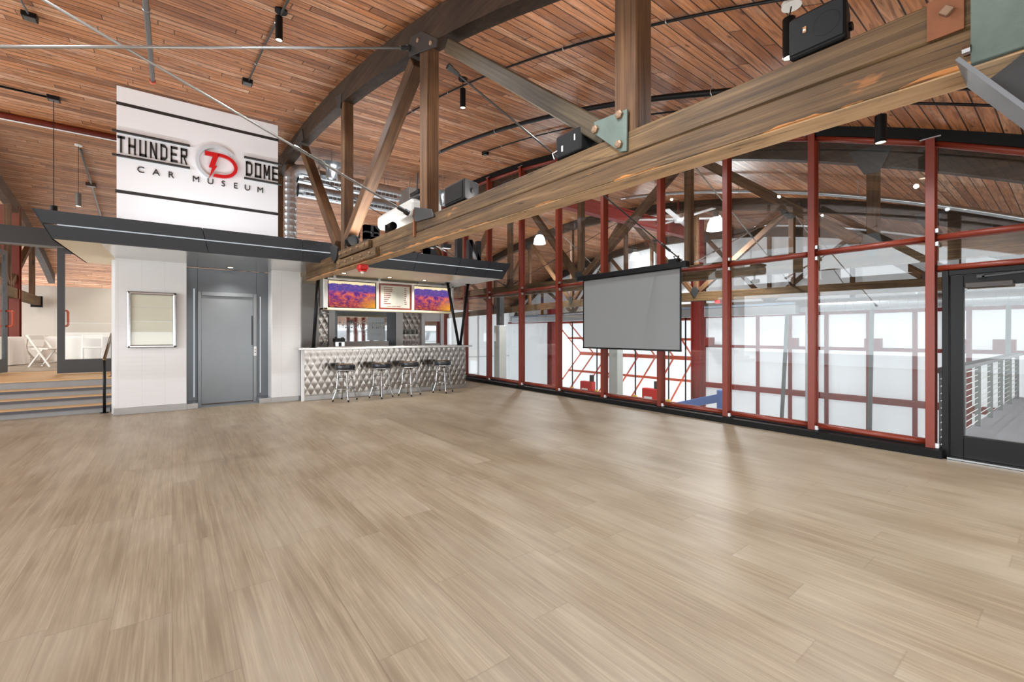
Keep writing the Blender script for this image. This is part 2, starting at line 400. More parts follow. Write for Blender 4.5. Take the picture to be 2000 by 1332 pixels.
LEDS = emitter('cool_led_strip', (220, 226, 232), 0.5)
LABELW = simple('white_sticker', (230, 230, 228), 0.5)
def mirror_mat():
    k = NT('bar_mirror'); return k.done(k.bsdf(lin((214, 218, 220)), 0.03, 1.0))
MIRROR = mirror_mat()
def tv_mat():
    """lit screen: an autumn valley - cream sky, violet ridges, orange slopes, yellow corner"""
    k = NT('lit_landscape_screen'); uv = k.n('ShaderNodeUVMap').outputs[0]; s = k.sep(uv)
    n = k.noise(k.mapping(uv, (3.2, 2.0, 1)), 2.2, 8.0, 0.68, 0.4); n2 = k.noise(k.mapping(uv, (5, 7, 1), (3, 1, 0)), 2.5, 8.0, 0.72)
    land = k.ramp(n, [(0.30, lin((38, 42, 120))), (0.44, lin((108, 56, 128))), (0.55, lin((206, 92, 96))), (0.66, lin((232, 140, 76))), (0.8, lin((250, 190, 110)))])
    dk = k.ramp(n2, [(0.40, lin((52, 36, 74))), (0.55, lin((190, 80, 60))), (0.72, lin((244, 176, 52)))])
    land = k.mix(k.ramp(s[1], [(0.05, (0.85, 0.85, 0.85)), (0.5, (0, 0, 0))]), land, dk)
    far = k.ramp(n2, [(0.3, lin((50, 66, 150))), (0.55, lin((104, 78, 150))), (0.75, lin((190, 110, 136)))])
    hh = k.math('ADD', s[1], k.math('MULTIPLY', k.math('SUBTRACT', n, 0.5), 0.22))
    c = k.mix(k.ramp(hh, [(0.55, (0, 0, 0)), (0.66, (1, 1, 1))]), land, far)
    c = k.mix(k.ramp(k.math('ADD', hh, k.math('MULTIPLY', n2, 0.02)), [(0.875, (0, 0, 0)), (0.905, (1, 1, 1))]), c, lin((244, 224, 180)))
    c = k.mix(k.math('MULTIPLY', k.math('MULTIPLY', k.ramp(s[0], [(0.6, (0, 0, 0)), (0.95, (1, 1, 1))]), k.ramp(s[1], [(0.12, (1, 1, 1)), (0.55, (0, 0, 0))])), 0.7), c, lin((246, 176, 40)))
    e = k.n('ShaderNodeEmission'); k.set(e.inputs[0], c); e.inputs[1].default_value = 0.72
    return k.done(e.outputs[0])
TV = tv_mat()
def translucent_mat(name='translucent_door_sheet', fac=0.55):
    k = NT(name); d = k.n('ShaderNodeBsdfDiffuse'); d.inputs[0].default_value = (0.86, 0.87, 0.88, 1)
    t = k.n('ShaderNodeBsdfTranslucent'); t.inputs[0].default_value = (0.9, 0.91, 0.92, 1)
    m = k.n('ShaderNodeMixShader'); m.inputs[0].default_value = fac
    k.t.links.new(d.outputs[0], m.inputs[1]); k.t.links.new(t.outputs[0], m.inputs[2]); return k.done(m.outputs[0])
SHEET = translucent_mat()
HALLW = translucent_mat('hall_wall_sheet', 0.38)
HALLU = translucent_mat('hall_upper_sheet', 0.14)
# ---------------------------------------------------------------- shell of the room
ORD = ['first', 'second', 'third', 'fourth', 'fifth', 'sixth', 'seventh', 'eighth', 'ninth', 'tenth', 'eleventh', 'twelfth']
def ceilA(x, y):                             # ceiling height over a point of the fit-out frame
    c, s = math.cos(PHI), math.sin(PHI)
    return zc(-s * x + c * y, c * x + s * y)
use(A)
GX = 6.80                                    # room face of the red mullions
PX = 6.90                                    # glass plane
W = 9.95                                     # face of the white tower wall
PZ = 0.55                                    # raised room floor
fl = MB().box(-9, 6.72, -3, 13.3, -0.35, 0)
struct(fl.build('floor', FLOOR, loc=(0, 0, 0)))
# vaulted ceiling (roof frame)
use(R)
mb = MB(); xs = [-9.5, 1.0, 2.2, 3.5, 5.0, 6.3, 7.5, 13.0, 19.9]; ys = [-2.4 + 27.4 * i / 96 for i in range(97)]
arc = [0.0]
for i in range(96): arc.append(arc[-1] + math.hypot(ys[i + 1] - ys[i], zc(ys[i + 1]) - zc(ys[i])))
for y in ys:
    for x in xs: mb.v.append(Vector((x, y, zc(y, x))))
nx = len(xs)
for i in range(96):
    for j in range(nx - 1): mb.f.append((i * nx + j, i * nx + j + 1, (i + 1) * nx + j + 1, (i + 1) * nx + j))
def ceil_uv(p):
    t = (p.y + 2.4) / 27.4 * 96; i = max(0, min(95, int(t))); return (p.x, arc[i] + (arc[i + 1] - arc[i]) * (t - i))
ce = mb.build('ceiling', CEIL, loc=(0, 0, 0), uv=ceil_uv, smooth=True)
so = ce.modifiers.new('Solidify', 'SOLIDIFY'); so.thickness = 0.18; so.offset = 1.0
struct(ce)
use(A)
struct(MB().box(-9.5, 6.7, -2.45, -2.35, 0, 1.85).build('wall_rear', WARMW))
# ------------------------------------------------- glazed wall towards the hall
edges = [1808, 1578, 1411, 1283, 1173, 1085, 1013, 950]
base = [891, 853, 822, 801, 783, 770, 757, 742]
MY = [A.X(px, 800, GX).y - 0.035 for px in edges] + [11.72, 13.1]
def mullion(i, y):
    zt = min(ceilA(GX, y - 0.06), ceilA(GX + 0.2, y - 0.06)) - 0.09
    o = thing('steel_mullion', f'{ORD[i]} red steel mullion of the glass wall counting left from the black glass door', 'mullion', (GX + 0.06, y, 0), 'red mullions of the glass wall')
    m = MB().box(GX, GX + 0.02, y - 0.04, y + 0.04, 0.02, zt).box(GX + 0.02, GX + 0.13, y - 0.025, y + 0.025, 0.02, zt).box(GX + 0.13, GX + 0.15, y - 0.04, y + 0.04, 0.02, zt)
    m.build('post', RED, o, bevel=0.003)
    for z in (0.11, 2.40, 2.55):
        MB().box(GX + 0.02, GX + 0.075, y - 0.07, y - 0.03, z - 0.026, z + 0.026).build('clamp', GALV if z > 1 else WHITE, o, bevel=0.004, label='white clamp holding the glass')
    MB().box(GX + 0.01, GX + 0.14, y - 0.09, y + 0.09, zt, zt + 0.015).build('head_plate', GALV, o)
    return o
for i, y in enumerate(MY): mullion(i, y)
mullion_door_far = thing('steel_mullion', 'red steel mullion on the hinge side of the black glass door', 'mullion', (GX + 0.06, -0.12, 0), 'red mullions of the glass wall')
MB().box(GX, GX + 0.15, -0.16, -0.08, 0.02, ceilA(GX, -0.12) - 0.05).build('post', RED, mullion_door_far)
def bay(n, y1, y0, door=False):               # y1 > y0
    o = thing('window_%d' % n, None, None, (PX, (y0 + y1) / 2, 0), kind='structure')
    a, b = y0 + 0.04, y1 - 0.04
    za, zb = ceilA(GX, a) - 0.15, ceilA(GX, b) - 0.15
    def rail(name, z0, z1, h=0.03):
        MB().tube([(GX + 0.075, a, z0), (GX + 0.075, b, z1)], 0.032, 10).build(name, RED, o, smooth=True)
        MB().bar((GX + 0.105, a, z0), (GX + 0.105, b, z1), 0.03, 0.075).build(name + '_back', RED, o)
    rail('mid_rail', 2.475, 2.475); rail('head_rail', za, zb)
    low = 0.13
    if door: rail('transom_rail', 2.12, 2.12); low = 2.12
    else: rail('sill_rail', low, low)
    MB().box(PX, PX + 0.012, a, b, low, 2.475).build('lower_pane', GLASS, o)
    m = MB(); m.prism([(PX, a, 2.475), (PX, b, 2.475), (PX, b, zb), (PX, a, za)], (0.012, 0, 0)); m.build('upper_pane', GLASS, o)
    return o
seq = [-0.12] + MY
for i in range(len(seq) - 1): bay(i + 1, seq[i + 1], seq[i], door=(i == 0))
struct(MB().box(6.67, PX + 0.06, 1.09, 13.2, 0, 0.085).build('baseboard_right', KERB))
struct(MB().box(6.67, PX + 0.09, -3, 13.2, -0.35, -0.002).build('trim_slab_edge', KERB))
m = MB(); yy = [-0.6 + 0.4 * k for k in range(35)]
for y0, y1 in zip(yy, yy[1:]):
    m.prism([(GX + 0.03, y0, ceilA(GX, y0) - 0.13), (GX + 0.03, y1, ceilA(GX, y1) - 0.13), (GX + 0.03, y1, ceilA(GX, y1) + 0.05), (GX + 0.03, y0, ceilA(GX, y0) + 0.05)], (0.10, 0, 0))
struct(m.build('trim_head_strip', KERB))
# ------------------------------------------------- black glazed door at the right
d = thing('door_1', None, None, (PX, 0.5, 0), kind='structure')
MB().box(GX + 0.03, PX + 0.05, 1.06, 1.115, 0.0, 2.085).box(GX + 0.03, PX + 0.05, -0.08, -0.03, 0.0, 2.085).box(GX + 0.03, PX + 0.05, -0.03, 1.06, 2.03, 2.085).build('door_frame', BLACK, d, bevel=0.004)
MB().box(GX + 0.045, PX + 0.03, 0.945, 1.05, 0.02, 2.02).box(GX + 0.045, PX + 0.03, -0.02, 0.09, 0.02, 2.02).box(GX + 0.045, PX + 0.03, 0.09, 0.945, 1.90, 2.02).box(GX + 0.045, PX + 0.03, 0.09, 0.945, 0.02, 0.255).build('door_leaf', BLACK, d, bevel=0.004)
MB().box(GX + 0.08, GX + 0.092, 0.08, 0.95, 0.25, 1.91).build('door_pane', GLASS, d)
MB().box(GX + 0.0, GX + 0.045, 0.58, 0.93, 1.875, 1.935).build('closer_body', simple('brown_black_closer', (52, 44, 40), 0.4), d, bevel=0.006)
MB().bar((GX - 0.0, 0.80, 1.99), (GX + 0.0, 0.44, 2.015), 0.02, 0.018).box(GX - 0.01, GX + 0.03, 0.78, 0.84, 1.98, 2.01).build('closer_arm', DARKM, d)
MB().box(GX - 0.06, PX + 0.06, -0.03, 1.06, 0.0, 0.02).build('threshold', STEEL, d)
# ------------------------------------------------- white tower with sign, lift recess
tx0, tx1 = -0.99, 1.88
ex0, ex1 = -0.02, 1.36                        # recess opening
ZS = 2.66                                    # soffit height
tw = thing('wall_tower', None, None, (0.4, W, 0), kind='structure')
MB().box(tx0, ex0, W, W + 0.6, 0.12, 2.95).build('left_pier', TILE, tw)
MB().box(ex1, tx1, W, W + 0.6, 0.10, 2.95).build('right_pier', TILE, tw)
MB().box(ex0, ex1, W + 0.1, W + 0.6, 2.70, 2.95).build('lintel', ELEVD, tw)
MB().box(tx0 - 0.02, ex0 + 0.005, W - 0.012, W + 0.05, 0, 0.12).box(ex1 - 0.005, tx1, W - 0.012, W + 0.05, 0, 0.10).build('plinth', STEEL, tw, bevel=0.003)
MB().box(tx0 - 0.07, tx0, W + 0.25, 12.9, 0, 2.66).build('side_jamb', WHITE, tw)
st = simple('sign_panel_white', (232, 233, 235), 0.5)
# ---------------------------------------------------------------- sign board on the tower
sg = thing('sign_board', 'tall white sign board with black and red lettering above the grey canopy', 'sign', (0.24, W, 3.0))
MB().box(-0.97, 1.465, W, W + 0.12, 2.95, 5.585).build('panel', st, sg, bevel=0.004)
def onS(px, py, off=0.0): return A.Y(px, py, W - off)
def stripe(x0, y0, x1, y1, t, depth, left=None):
    a, b = onS(x0, y0), onS(x1, y1); z = (a.z + b.z) / 2
    MB().box(a.x, b.x, W - depth, W, z - t / 2, z + t / 2).build('stripe', LETTER, sg)
stripe(227, 200, 544, 274.5, 0.055, 0.004); stripe(225, 373, 543.5, 418, 0.055, 0.004)
zt = onS(300, 269.5).z; zb_ = onS(300, 320).z
for (x0, x1) in ((219.5, 371), (476.5, 549.5)):
    for z in (4.80, 4.395):
        a, b = onS(x0, 300).x, onS(x1, 300).x
        MB().box(a, b, W - 0.06, W, z - 0.013, z + 0.013).build('ledge', LETTER, sg)
GL = {  # block strokes on a 1 x 1 cell, (x0,y0,x1,y1) bars; t = thickness pair
 'T': ['H1', 'C'], 'H': ['L', 'Rr', 'M'], 'U': ['L', 'Rr', 'H0'], 'N': ['L', 'Rr', 'D'], 'D': ['L', 'Rd', 'H0d', 'H1d'],
 'E': ['L', 'H0', 'H1', 'M'], 'R': ['L', 'H1', 'M', 'Ru', 'Leg'], 'O': ['L', 'Rr', 'H0', 'H1'], 'M': ['L', 'Rr', 'Dl', 'Dr'],
 'I': ['C'], 'V': ['Vl', 'Vr'], '-': ['M2']}
def block(ch, w, h, tv, th):
    m = MB()
    def q(pts): m.prism([(x, y, 0) for x, y in pts], (0, 0, 1.0))
    for s in GL[ch]:
        if s == 'L': q([(0, 0), (tv, 0), (tv, h), (0, h)])
        elif s == 'Rr': q([(w - tv, 0), (w, 0), (w, h), (w - tv, h)])
        elif s == 'Rd': q([(w - tv, th), (w, th * 1.3), (w, h - th * 1.3), (w - tv, h - th)])
        elif s == 'Ru': q([(w - tv, h * .5), (w, h * .56), (w, h - th), (w - tv, h)])
        elif s == 'H0': q([(0, 0), (w, 0), (w, th), (0, th)])
        elif s == 'H1': q([(0, h - th), (w, h - th), (w, h), (0, h)])
        elif s == 'H0d': q([(0, 0), (w - th * .9, 0), (w, th * 1.3), (w - tv, th * 1.3), (0, th)])
        elif s == 'H1d': q([(0, h - th), (w - tv, h - th * 1.3), (w, h - th * 1.3), (w - th * .9, h), (0, h)])
        elif s == 'M': q([(0, h * .5 - th / 2), (w * .9, h * .5 - th / 2), (w * .9, h * .5 + th / 2), (0, h * .5 + th / 2)])
        elif s == 'M2': q([(0, h * .42), (w, h * .42), (w, h * .62), (0, h * .62)])
        elif s == 'C': q([(w / 2 - tv / 2, 0), (w / 2 + tv / 2, 0), (w / 2 + tv / 2, h), (w / 2 - tv / 2, h)])
        elif s == 'D': q([(0, h), (tv, h), (w, 0), (w - tv, 0)])
        elif s == 'Leg': q([(w * .35, h * .48), (w * .35 + tv, h * .48), (w, 0), (w - tv, 0)])
        elif s == 'Dl': q([(0, h), (tv, h), (w / 2 + tv * .4, h * .25), (w / 2 - tv * .4, h * .25)])
        elif s == 'Dr': q([(w, h), (w - tv, h), (w / 2 - tv * .4, h * .25), (w / 2 + tv * .4, h * .25)])
        elif s == 'Vl': q([(0, h), (tv, h), (w / 2 + tv / 2, 0), (w / 2 - tv / 2, 0)])
        elif s == 'Vr': q([(w, h), (w - tv, h), (w / 2 - tv / 2, 0), (w / 2 + tv / 2, 0)])
    return m
def letters(word, x0, x1, z0, z1, depth, name, mat, parent, gap=0.28, tv=0.25, y=None):
    n = len(word); y = W if y is None else y
    w = (x1 - x0) / (n + gap * (n - 1)); 
    for i, ch in enumerate(word):
        b = block(ch, w, z1 - z0, w * tv, (z1 - z0) * 0.15)
        for v in b.v: v.z *= depth
        place(b, (x0 + i * w * (1 + gap), y - depth, z0), (1, 0, 0), (0, 0, 1), (0, 1, 0)).build(name, mat, parent)
letters('THUNDER', onS(229, 280).x, onS(366, 305).x, 4.455, 4.735, 0.018, 'letter', LETTER, sg, gap=0.45)
letters('DOME', onS(480, 330).x, onS(543.5, 340).x, 4.455, 4.735, 0.018, 'letter', LETTER, sg, gap=0.36)
zc2 = onS(400, 362).z
for ch, px, py in zip('CARMUSEUM', (275, 305, 334, 383, 411, 436, 460, 483, 508), (343, 348.5, 353, 361, 366, 370.5, 375, 379, 383)):
    p = onS(px, py); t = text_mesh(ch, 0.15, 0.008, 0.0, 1.0, 'CENTER')
    place(t, (p.x, W - 0.012, 4.17), (1, 0, 0), (0, 0, 1), (0, -1, 0)).build('letter', LETTER, sg)
def sp(x, y): return onS(215 + x / 4.594, 150 + y / 4.594)      # a point measured on the sign
def shape(name, pts, depth, mat, off=0.0):
    P = [sp(*p) for p in pts]; P = [Vector((p.x, W - off - depth, p.z)) for p in P]
    MB().prism(P, (0, depth, 0)).build(name, mat, sg)
# ring: measured ellipse turned back into a true circle on the board
c0 = sp(948, 728); RR = 0.335
def arcband(name, cx, cz, r0, r1, a0, a1, depth, mat, off=0.0, n=48, sx=1.0):
    m = MB()
    for i in range(n):
        t0, t1 = math.radians(a0 + (a1 - a0) * i / n), math.radians(a0 + (a1 - a0) * (i + 1) / n)
        def pt(r, t): return (cx + sx * r * math.cos(t), W - off - depth, cz + r * math.sin(t))
        m.prism([pt(r0, t0), pt(r1, t0), pt(r1, t1), pt(r0, t1)], (0, depth, 0))
    m.build(name, mat, sg)
cz0 = 4.575; cx0 = (sp(750, 690).x + sp(1165, 830).x) / 2
arcband('ring', cx0, cz0, RR - 0.055, RR, 40, 245, 0.05, GREYL)
k = 0.0
bt = lambda x, z: (cx0 + x, z + cz0)
def poly(name, pts, depth, mat, off):
    MB().prism([(cx0 + x, W - off - depth, cz0 + z) for x, z in pts], (0, depth, 0)).build(name, mat, sg)
poly('logo_bolt', [(-0.195, 0.185), (0.03, 0.185), (-0.045, -0.06), (-0.005, -0.06), (-0.13, -0.30), (-0.085, -0.10), (-0.135, -0.10), (-0.075, 0.11), (-0.195, 0.11)], 0.045, REDL, 0.02)
m = MB(); pts_o, pts_i = [], []
for i in range(25):
    t = math.radians(90 - 180 * i / 24)
    pts_o.append((0.05 + 0.27 * math.cos(t), -0.04 + 0.225 * math.sin(t))); pts_i.append((0.05 + 0.215 * math.cos(t), -0.04 + 0.170 * math.sin(t)))
pts_o = [(0.02, 0.185)] + pts_o + [(-0.07, -0.265)]; pts_i = [(0.0, 0.13)] + pts_i + [(-0.045, -0.21)]
for i in range(len(pts_o) - 1):
    q = [pts_o[i], pts_o[i + 1], pts_i[i + 1], pts_i[i]]
    m.prism([(cx0 + x, W - 0.065, cz0 + z) for x, z in q], (0, 0.045, 0))
m.build('logo_arc', REDL, sg)
# ---------------------------------------------------------------- lift recess
ev = W + 0.50
lf = thing('lift_doorway', 'grey metal lift door set in a recess between white panelled piers', 'lift door', (0.65, ev, 0))
MB().box(ex0, 0.15, ev, ev + 0.1, 0.02, 2.655).box(1.14, ex1, ev, ev + 0.1, 0.02, 2.655).box(0.15, 1.14, ev, ev + 0.1, 2.20, 2.655).build('surround_panel', ELEVD, lf, bevel=0.004)
MB().box(0.15, 0.21, ev - 0.06, ev, 0, 2.20).box(1.08, 1.14, ev - 0.06, ev, 0, 2.20).box(0.21, 1.08, ev - 0.06, ev, 2.12, 2.20).build('door_frame', ELEV, lf, bevel=0.006)
MB().box(0.21, 1.08, ev - 0.02, ev + 0.06, 0.02, 2.12).build('door_leaf', ELEV, lf, bevel=0.002)
MB().box(1.05, 1.07, ev - 0.03, ev - 0.02, 1.15, 1.75).build('pull', DARKM, lf, bevel=0.002)
MB().box(1.085, 1.135, ev - 0.075, ev - 0.06, 0.93, 1.12).build('call_panel', LABELW, lf, bevel=0.003, label='white call panel with two buttons')
MB().lathe([(0, 0), (0.010, 0), (0.010, 0.006), (0, 0.006)], (1.11, ev - 0.082, 1.06), 12, 'y').lathe([(0, 0), (0.010, 0), (0.010, 0.006), (0, 0.006)], (1.11, ev - 0.082, 1.00), 12, 'y').build('button', DARKM, lf)
MB().box(0.085, 0.105, ev - 0.008, ev, 0.16, 2.25).build('light_strip', LEDS, lf); MB().box(1.20, 1.22, ev - 0.008, ev, 0.16, 2.15).build('light_strip', LEDS, lf)
MB().box(ex0, 0.15, W + 0.02, ev, 0, 0.10).box(1.14, ex1, W + 0.02, ev, 0, 0.10).build('plinth', STEEL, lf, bevel=0.003)
MB().box(ex1 - 0.01, ex1, W + 0.02, ev, 0.10, 2.655).build('cheek_panel', TILE, lf)
MB().box(0.15, 1.14, W + 0.1, ev, 0.0, 0.006).build('sill', ELEV, lf)
# ---------------------------------------------------------------- framed poster
pf = thing('poster_frame', 'silver framed blank cream poster case hung on the white panelled pier', 'poster frame', (-0.5, W - 0.04, 1.13))
x0, x1, z0, z1 = -0.835, -0.16, 1.135, 2.11
for (a, b, c, e) in ((x0, x1, z1 - 0.055, z1), (x0, x1, z0, z0 + 0.055), (x0, x0 + 0.055, z0, z1), (x1 - 0.055, x1, z0, z1)):
    MB().box(a, b, W - 0.07, W, c, e).build('frame_bar', STEEL, pf, bevel=0.018, seg=2)
MB().box(x0 + 0.05, x1 - 0.05, W - 0.03, W - 0.005, z0 + 0.05, z1 - 0.05).build('poster', POSTER, pf)
MB().box(x0 + 0.05, x1 - 0.05, W - 0.034, W - 0.03, z0 + 0.245, z0 + 0.250).box(x0 + 0.05, x1 - 0.05, W - 0.034, W - 0.03, z0 + 0.47, z0 + 0.475).box(x0 + 0.05, x1 - 0.05, W - 0.034, W - 0.03, z0 + 0.70, z0 + 0.705).build('seam', GREYL, pf)
MB().box(x0 + 0.05, x1 - 0.05, W - 0.048, W - 0.044, z0 + 0.05, z1 - 0.05).build('glazing', GLASS, pf)
# ---------------------------------------------------------------- canopy
cy = 8.42; cxl, cxr = -1.48, 5.93; ztop = 3.02
cn = thing('canopy', 'long slate grey canopy with a thin lit line running over the lift and bar', 'canopy', (2.2, 9.2, ZS))
spl = 0.16; spf = 0.10
m = MB()
TL, TR_, BL, BR = (cxl - spl, cy - spf, ztop), (cxr + spl, cy - spf, ztop), (cxl, cy, ZS), (cxr, cy, ZS)
brk = [cxl + (cxr - cxl) * f for f in (0, 0.235, 0.42, 0.555, 0.70, 0.83, 0.93, 1.0)]
def lerpx(f): return cxl + (cxr - cxl) * f
fr_ = [0, 0.235, 0.42, 0.555, 0.70, 0.83, 0.93, 1.0]
zl = 2.845; yl = cy - spf * (zl - ZS) / (ztop - ZS)
for a, b in zip(fr_, fr_[1:]):
    def pt(f, z):
        k = (z - ZS) / (ztop - ZS); x = (cxl - spl * k) + (cxr - cxl + 2 * spl * k) * f
        return (x, cy - spf * k, z)
    e = 0.0006
    for z0_, z1_ in ((ZS, zl - 0.008), (zl + 0.008, ztop)):
        MB().prism([pt(a + e, z0_), pt(b - e, z0_), pt(b - e, z1_), pt(a + e, z1_)], (0, 0.03, 0)).build('fascia_panel', FASCIA, cn)
MB().prism([pt(0.02, zl - 0.008), pt(0.985, zl - 0.008), pt(0.985, zl + 0.008), pt(0.02, zl + 0.008)], (0, 0.03, 0)).build('light_line', LEDS, cn)
for x, sgn in ((cxl, -1), (cxr, 1)):
    yb = 10.96 if sgn < 0 else 12.2
    MB().prism([(x, cy, ZS), (x, yb, ZS), (x + sgn * spl, yb, ztop), (x + sgn * spl, cy - spf, ztop)], (-sgn * 0.02, 0, 0)).build('end_fascia', FASCIA, cn)
MB().box(cxl, tx0, W, 10.96, ZS, ZS + 0.03).box(cxl, tx0, cy + 0.05, W, ZS, ZS + 0.03).build('soffit_panel', SOFFITC, cn)
MB().box(tx0, 1.95, cy + 0.05, W, ZS, ZS + 0.03).build('soffit_panel', SOFFIT, cn)
MB().box(ex0, ex1, W, W + 0.5, ZS, ZS + 0.02).build('soffit_panel', SOFFIT, cn)
MB().box(1.95, 5.1, cy + 0.05, 12.1, ZS, ZS + 0.03).build('soffit_panel', SOFFITC, cn)
MB().box(5.1, cxr, cy + 0.05, 12.1, ZS, ZS + 0.03).build('soffit_panel', WHITE, cn)
MB().box(cxl, cxr, cy, W - 0.01, ztop - 0.04, ztop).box(1.95, cxr, W, 12.1, ztop - 0.04, ztop).build('roof_deck', FASCIA, cn)
DOWN = []
for (px, py) in ((450, 522), (672, 533), (761, 541), (829, 547)):
    p = A.Z(px, py, ZS)
    MB().lathe([(0.0, 0), (0.045, 0), (0.045, -0.004), (0, -0.004)], (p.x, p.y, ZS - 0.001), 16).build('downlight', LAMP, cn)
    DOWN.append((p.x, p.y, ZS - 0.03))
    MB().ring((p.x, p.y, ZS - 0.004), 0.055, 0.008, 20, 6).build('downlight_trim', BRASS if px > 500 else STEEL, cn)
# block letters standing on the canopy
lets = [('D', 688), ('R', 727), ('I', 768), ('V', 805), ('E', 842), ('-', 874), ('I', 898), ('N', 928)]
ly = 8.95
whe = {'D': 'half hidden behind the forked timber posts', 'R': 'above the fascia under the white projector', 'V': 'behind the big beam right of the projector', 'E': 'half hidden by the big beam', '-': 'a short bar between two letters', 'N': 'at the right end of the canopy'}
seen_i = 0
LBLK = simple('black_sign_letter', (26, 26, 29), 0.5)
for ch, px in lets:
    w = {'I': 0.11, '-': 0.20, 'N': 0.34, 'E': 0.28, 'D': 0.31, 'R': 0.31, 'V': 0.34}[ch]
    x = A.Y(px, 480, ly).x
    b = block(ch, w, 0.46, 0.125 if ch not in 'N' else 0.10, 0.13)
    for v in b.v: v.z *= 0.13
    if ch == 'I': seen_i += 1; lab = 'black block letter I behind the big beam beside the R' if seen_i == 1 else 'black block letter I between the short bar and the N on the canopy'
    else: lab = ('black block letter %s on the canopy, ' % ch if ch != '-' else 'black block hyphen on the canopy, ') + whe[ch]
    nm = 'block_hyphen' if ch == '-' else 'block_letter'
    o = place(b, (x - w / 2, ly, ztop + 0.125), (1, 0, 0), (0, 0, 1), (0, 1, 0)).build(nm, LBLK, None)
    tag(o, lab, 'letter', 'block letters on the canopy')
    LOC[o.name] = LOC[o.name]
o = MB().box(A.Y(668, 480, ly).x - 0.1, A.Y(952, 480, ly).x, ly, ly + 0.12, ztop, ztop + 0.125).build('letter_rail', FASCIA)
tag(o, 'low dark rail carrying the block letters along the canopy roof', 'rail')
# ---------------------------------------------------------------- roof trusses (roof frame)
use(R)
def zb(y): return 2.28 + 0.017 * min(y, 24.4 - y)
CH = 0.28
def chord_top(name, X, y0, y1, parent, w=0.17, h=0.34):
    m = MB(); n = max(4, int((y1 - y0) / 0.5)); ring = []
    for i in range(n + 1):
        y = y0 + (y1 - y0) * i / n; z = zc(y, X)
        m.v += [Vector((X, y, z - h)), Vector((X + w, y, z - h)), Vector((X + w, y, z + 0.02)), Vector((X, y, z + 0.02))]
    for i in range(n):
        for a, b in ((0, 1), (1, 2), (2, 3), (3, 0)): m.f.append((i * 4 + a, i * 4 + b, i * 4 + 4 + b, i * 4 + 4 + a))
    m.f += [(0, 3, 2, 1), (n * 4, n * 4 + 1, n * 4 + 2, n * 4 + 3)]
    return m.build(name, WOODY, parent)
def gusset(name, X, pts, mat, parent, t=0.014, bolts=()):
    """plate on the camera-side face; pts are (y, z)"""
    g = MB().prism([(X - t, y, z) for y, z in pts], (t, 0, 0)).build(name, mat, parent, bevel=0.002)
    for (y, z) in bolts:
        MB().lathe([(0, 0.0), (0.026, 0.0), (0.026, -0.016), (0.014, -0.022), (0, -0.022)], (X - t, y, z), 6, 'x').build('bolt', BOLT, g)
    return g
def zt(y): return zb(y) + CH
def zl(y, X): return zc(y, X) - 0.34
# --- the truss that crosses the room
X1 = 2.15; XC = X1 + 0.085
t1 = thing('roof_truss', 'bowstring timber truss crossing the room in front of the canopy', 'roof truss', (XC, 4.3, zb(4.3)), 'bowstring roof trusses')
YE = 9.45
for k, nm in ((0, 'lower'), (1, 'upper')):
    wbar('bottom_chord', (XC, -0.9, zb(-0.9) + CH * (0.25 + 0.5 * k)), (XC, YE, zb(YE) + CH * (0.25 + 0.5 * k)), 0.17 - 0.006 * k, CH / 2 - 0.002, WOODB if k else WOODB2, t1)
chord_top('top_chord', X1, 0.4, 24.0, t1)
def P1(px, py): p = R.X(px, py, X1); return Vector((XC, p.y, p.z))
for y in (1.665, 4.33, 7.13):
    wbar('post', (XC, y, zt(y) - 0.01), (XC, y, zl(y, X1) + 0.06), 0.165, 0.15, WOODX, t1, up=(1, 0, 0))
yq = P1(555, 400).y
wbar('post', (XC + 0.05, yq, 2.95), (XC + 0.05, yq, zl(yq, X1) + 0.05), 0.15, 0.2, WOODX, t1, up=(1, 0, 0))
wbar('diagonal', P1(868, 86), P1(1180, 262), 0.14, 0.13, WOODG, t1)
wbar('diagonal', P1(802, 118), P1(668, 476), 0.15, 0.16, WOODX, t1)
wbar('diagonal', P1(586, 290), P1(652, 478), 0.15, 0.17, WOODX, t1)
for y in (12.5, 15.3, 18.0): wbar('post', (XC, y, zt(y)), (XC, y, zl(y, X1) + 0.05), 0.15, 0.14, WOODX, t1, up=(1, 0, 0))
def yz(px, py): p = R.X(px, py, X1); return (p.y, p.z)
gusset('gusset_plate', X1, [yz(*p) for p in ((1163, 240), (1228, 214), (1227, 296), (1214, 298), (1163, 262))], PATINA, t1, 0.016, [yz(1214, 226), yz(1167, 255), yz(1213, 284)])
gusset('gusset_plate', X1, [yz(*p) for p in ((803, 74), (826, 62), (856, 76), (854, 92), (818, 104), (800, 112))], DARKM, t1, 0.016, [yz(820, 80), yz(845, 85)])
gusset('gusset_plate', X1, [yz(*p) for p in ((812, 405), (845, 409), (850, 424), (815, 434), (808, 424))], DARKM, t1, 0.02)
gusset('gusset_plate', X1, [yz(*p) for p in ((647, 482), (656, 478), (663, 484), (660, 505), (655, 514), (650, 503))], DARKM, t1, 0.03)
gusset('gusset_plate', X1, [yz(*p) for p in ((562, 300), (592, 252), (594, 272), (572, 296))], DARKM, t1, 0.016)
gusset('gusset_plate', X1, [yz(*p) for p in ((655, 190), (668, 182), (666, 212), (660, 212))], DARKM, t1, 0.012)
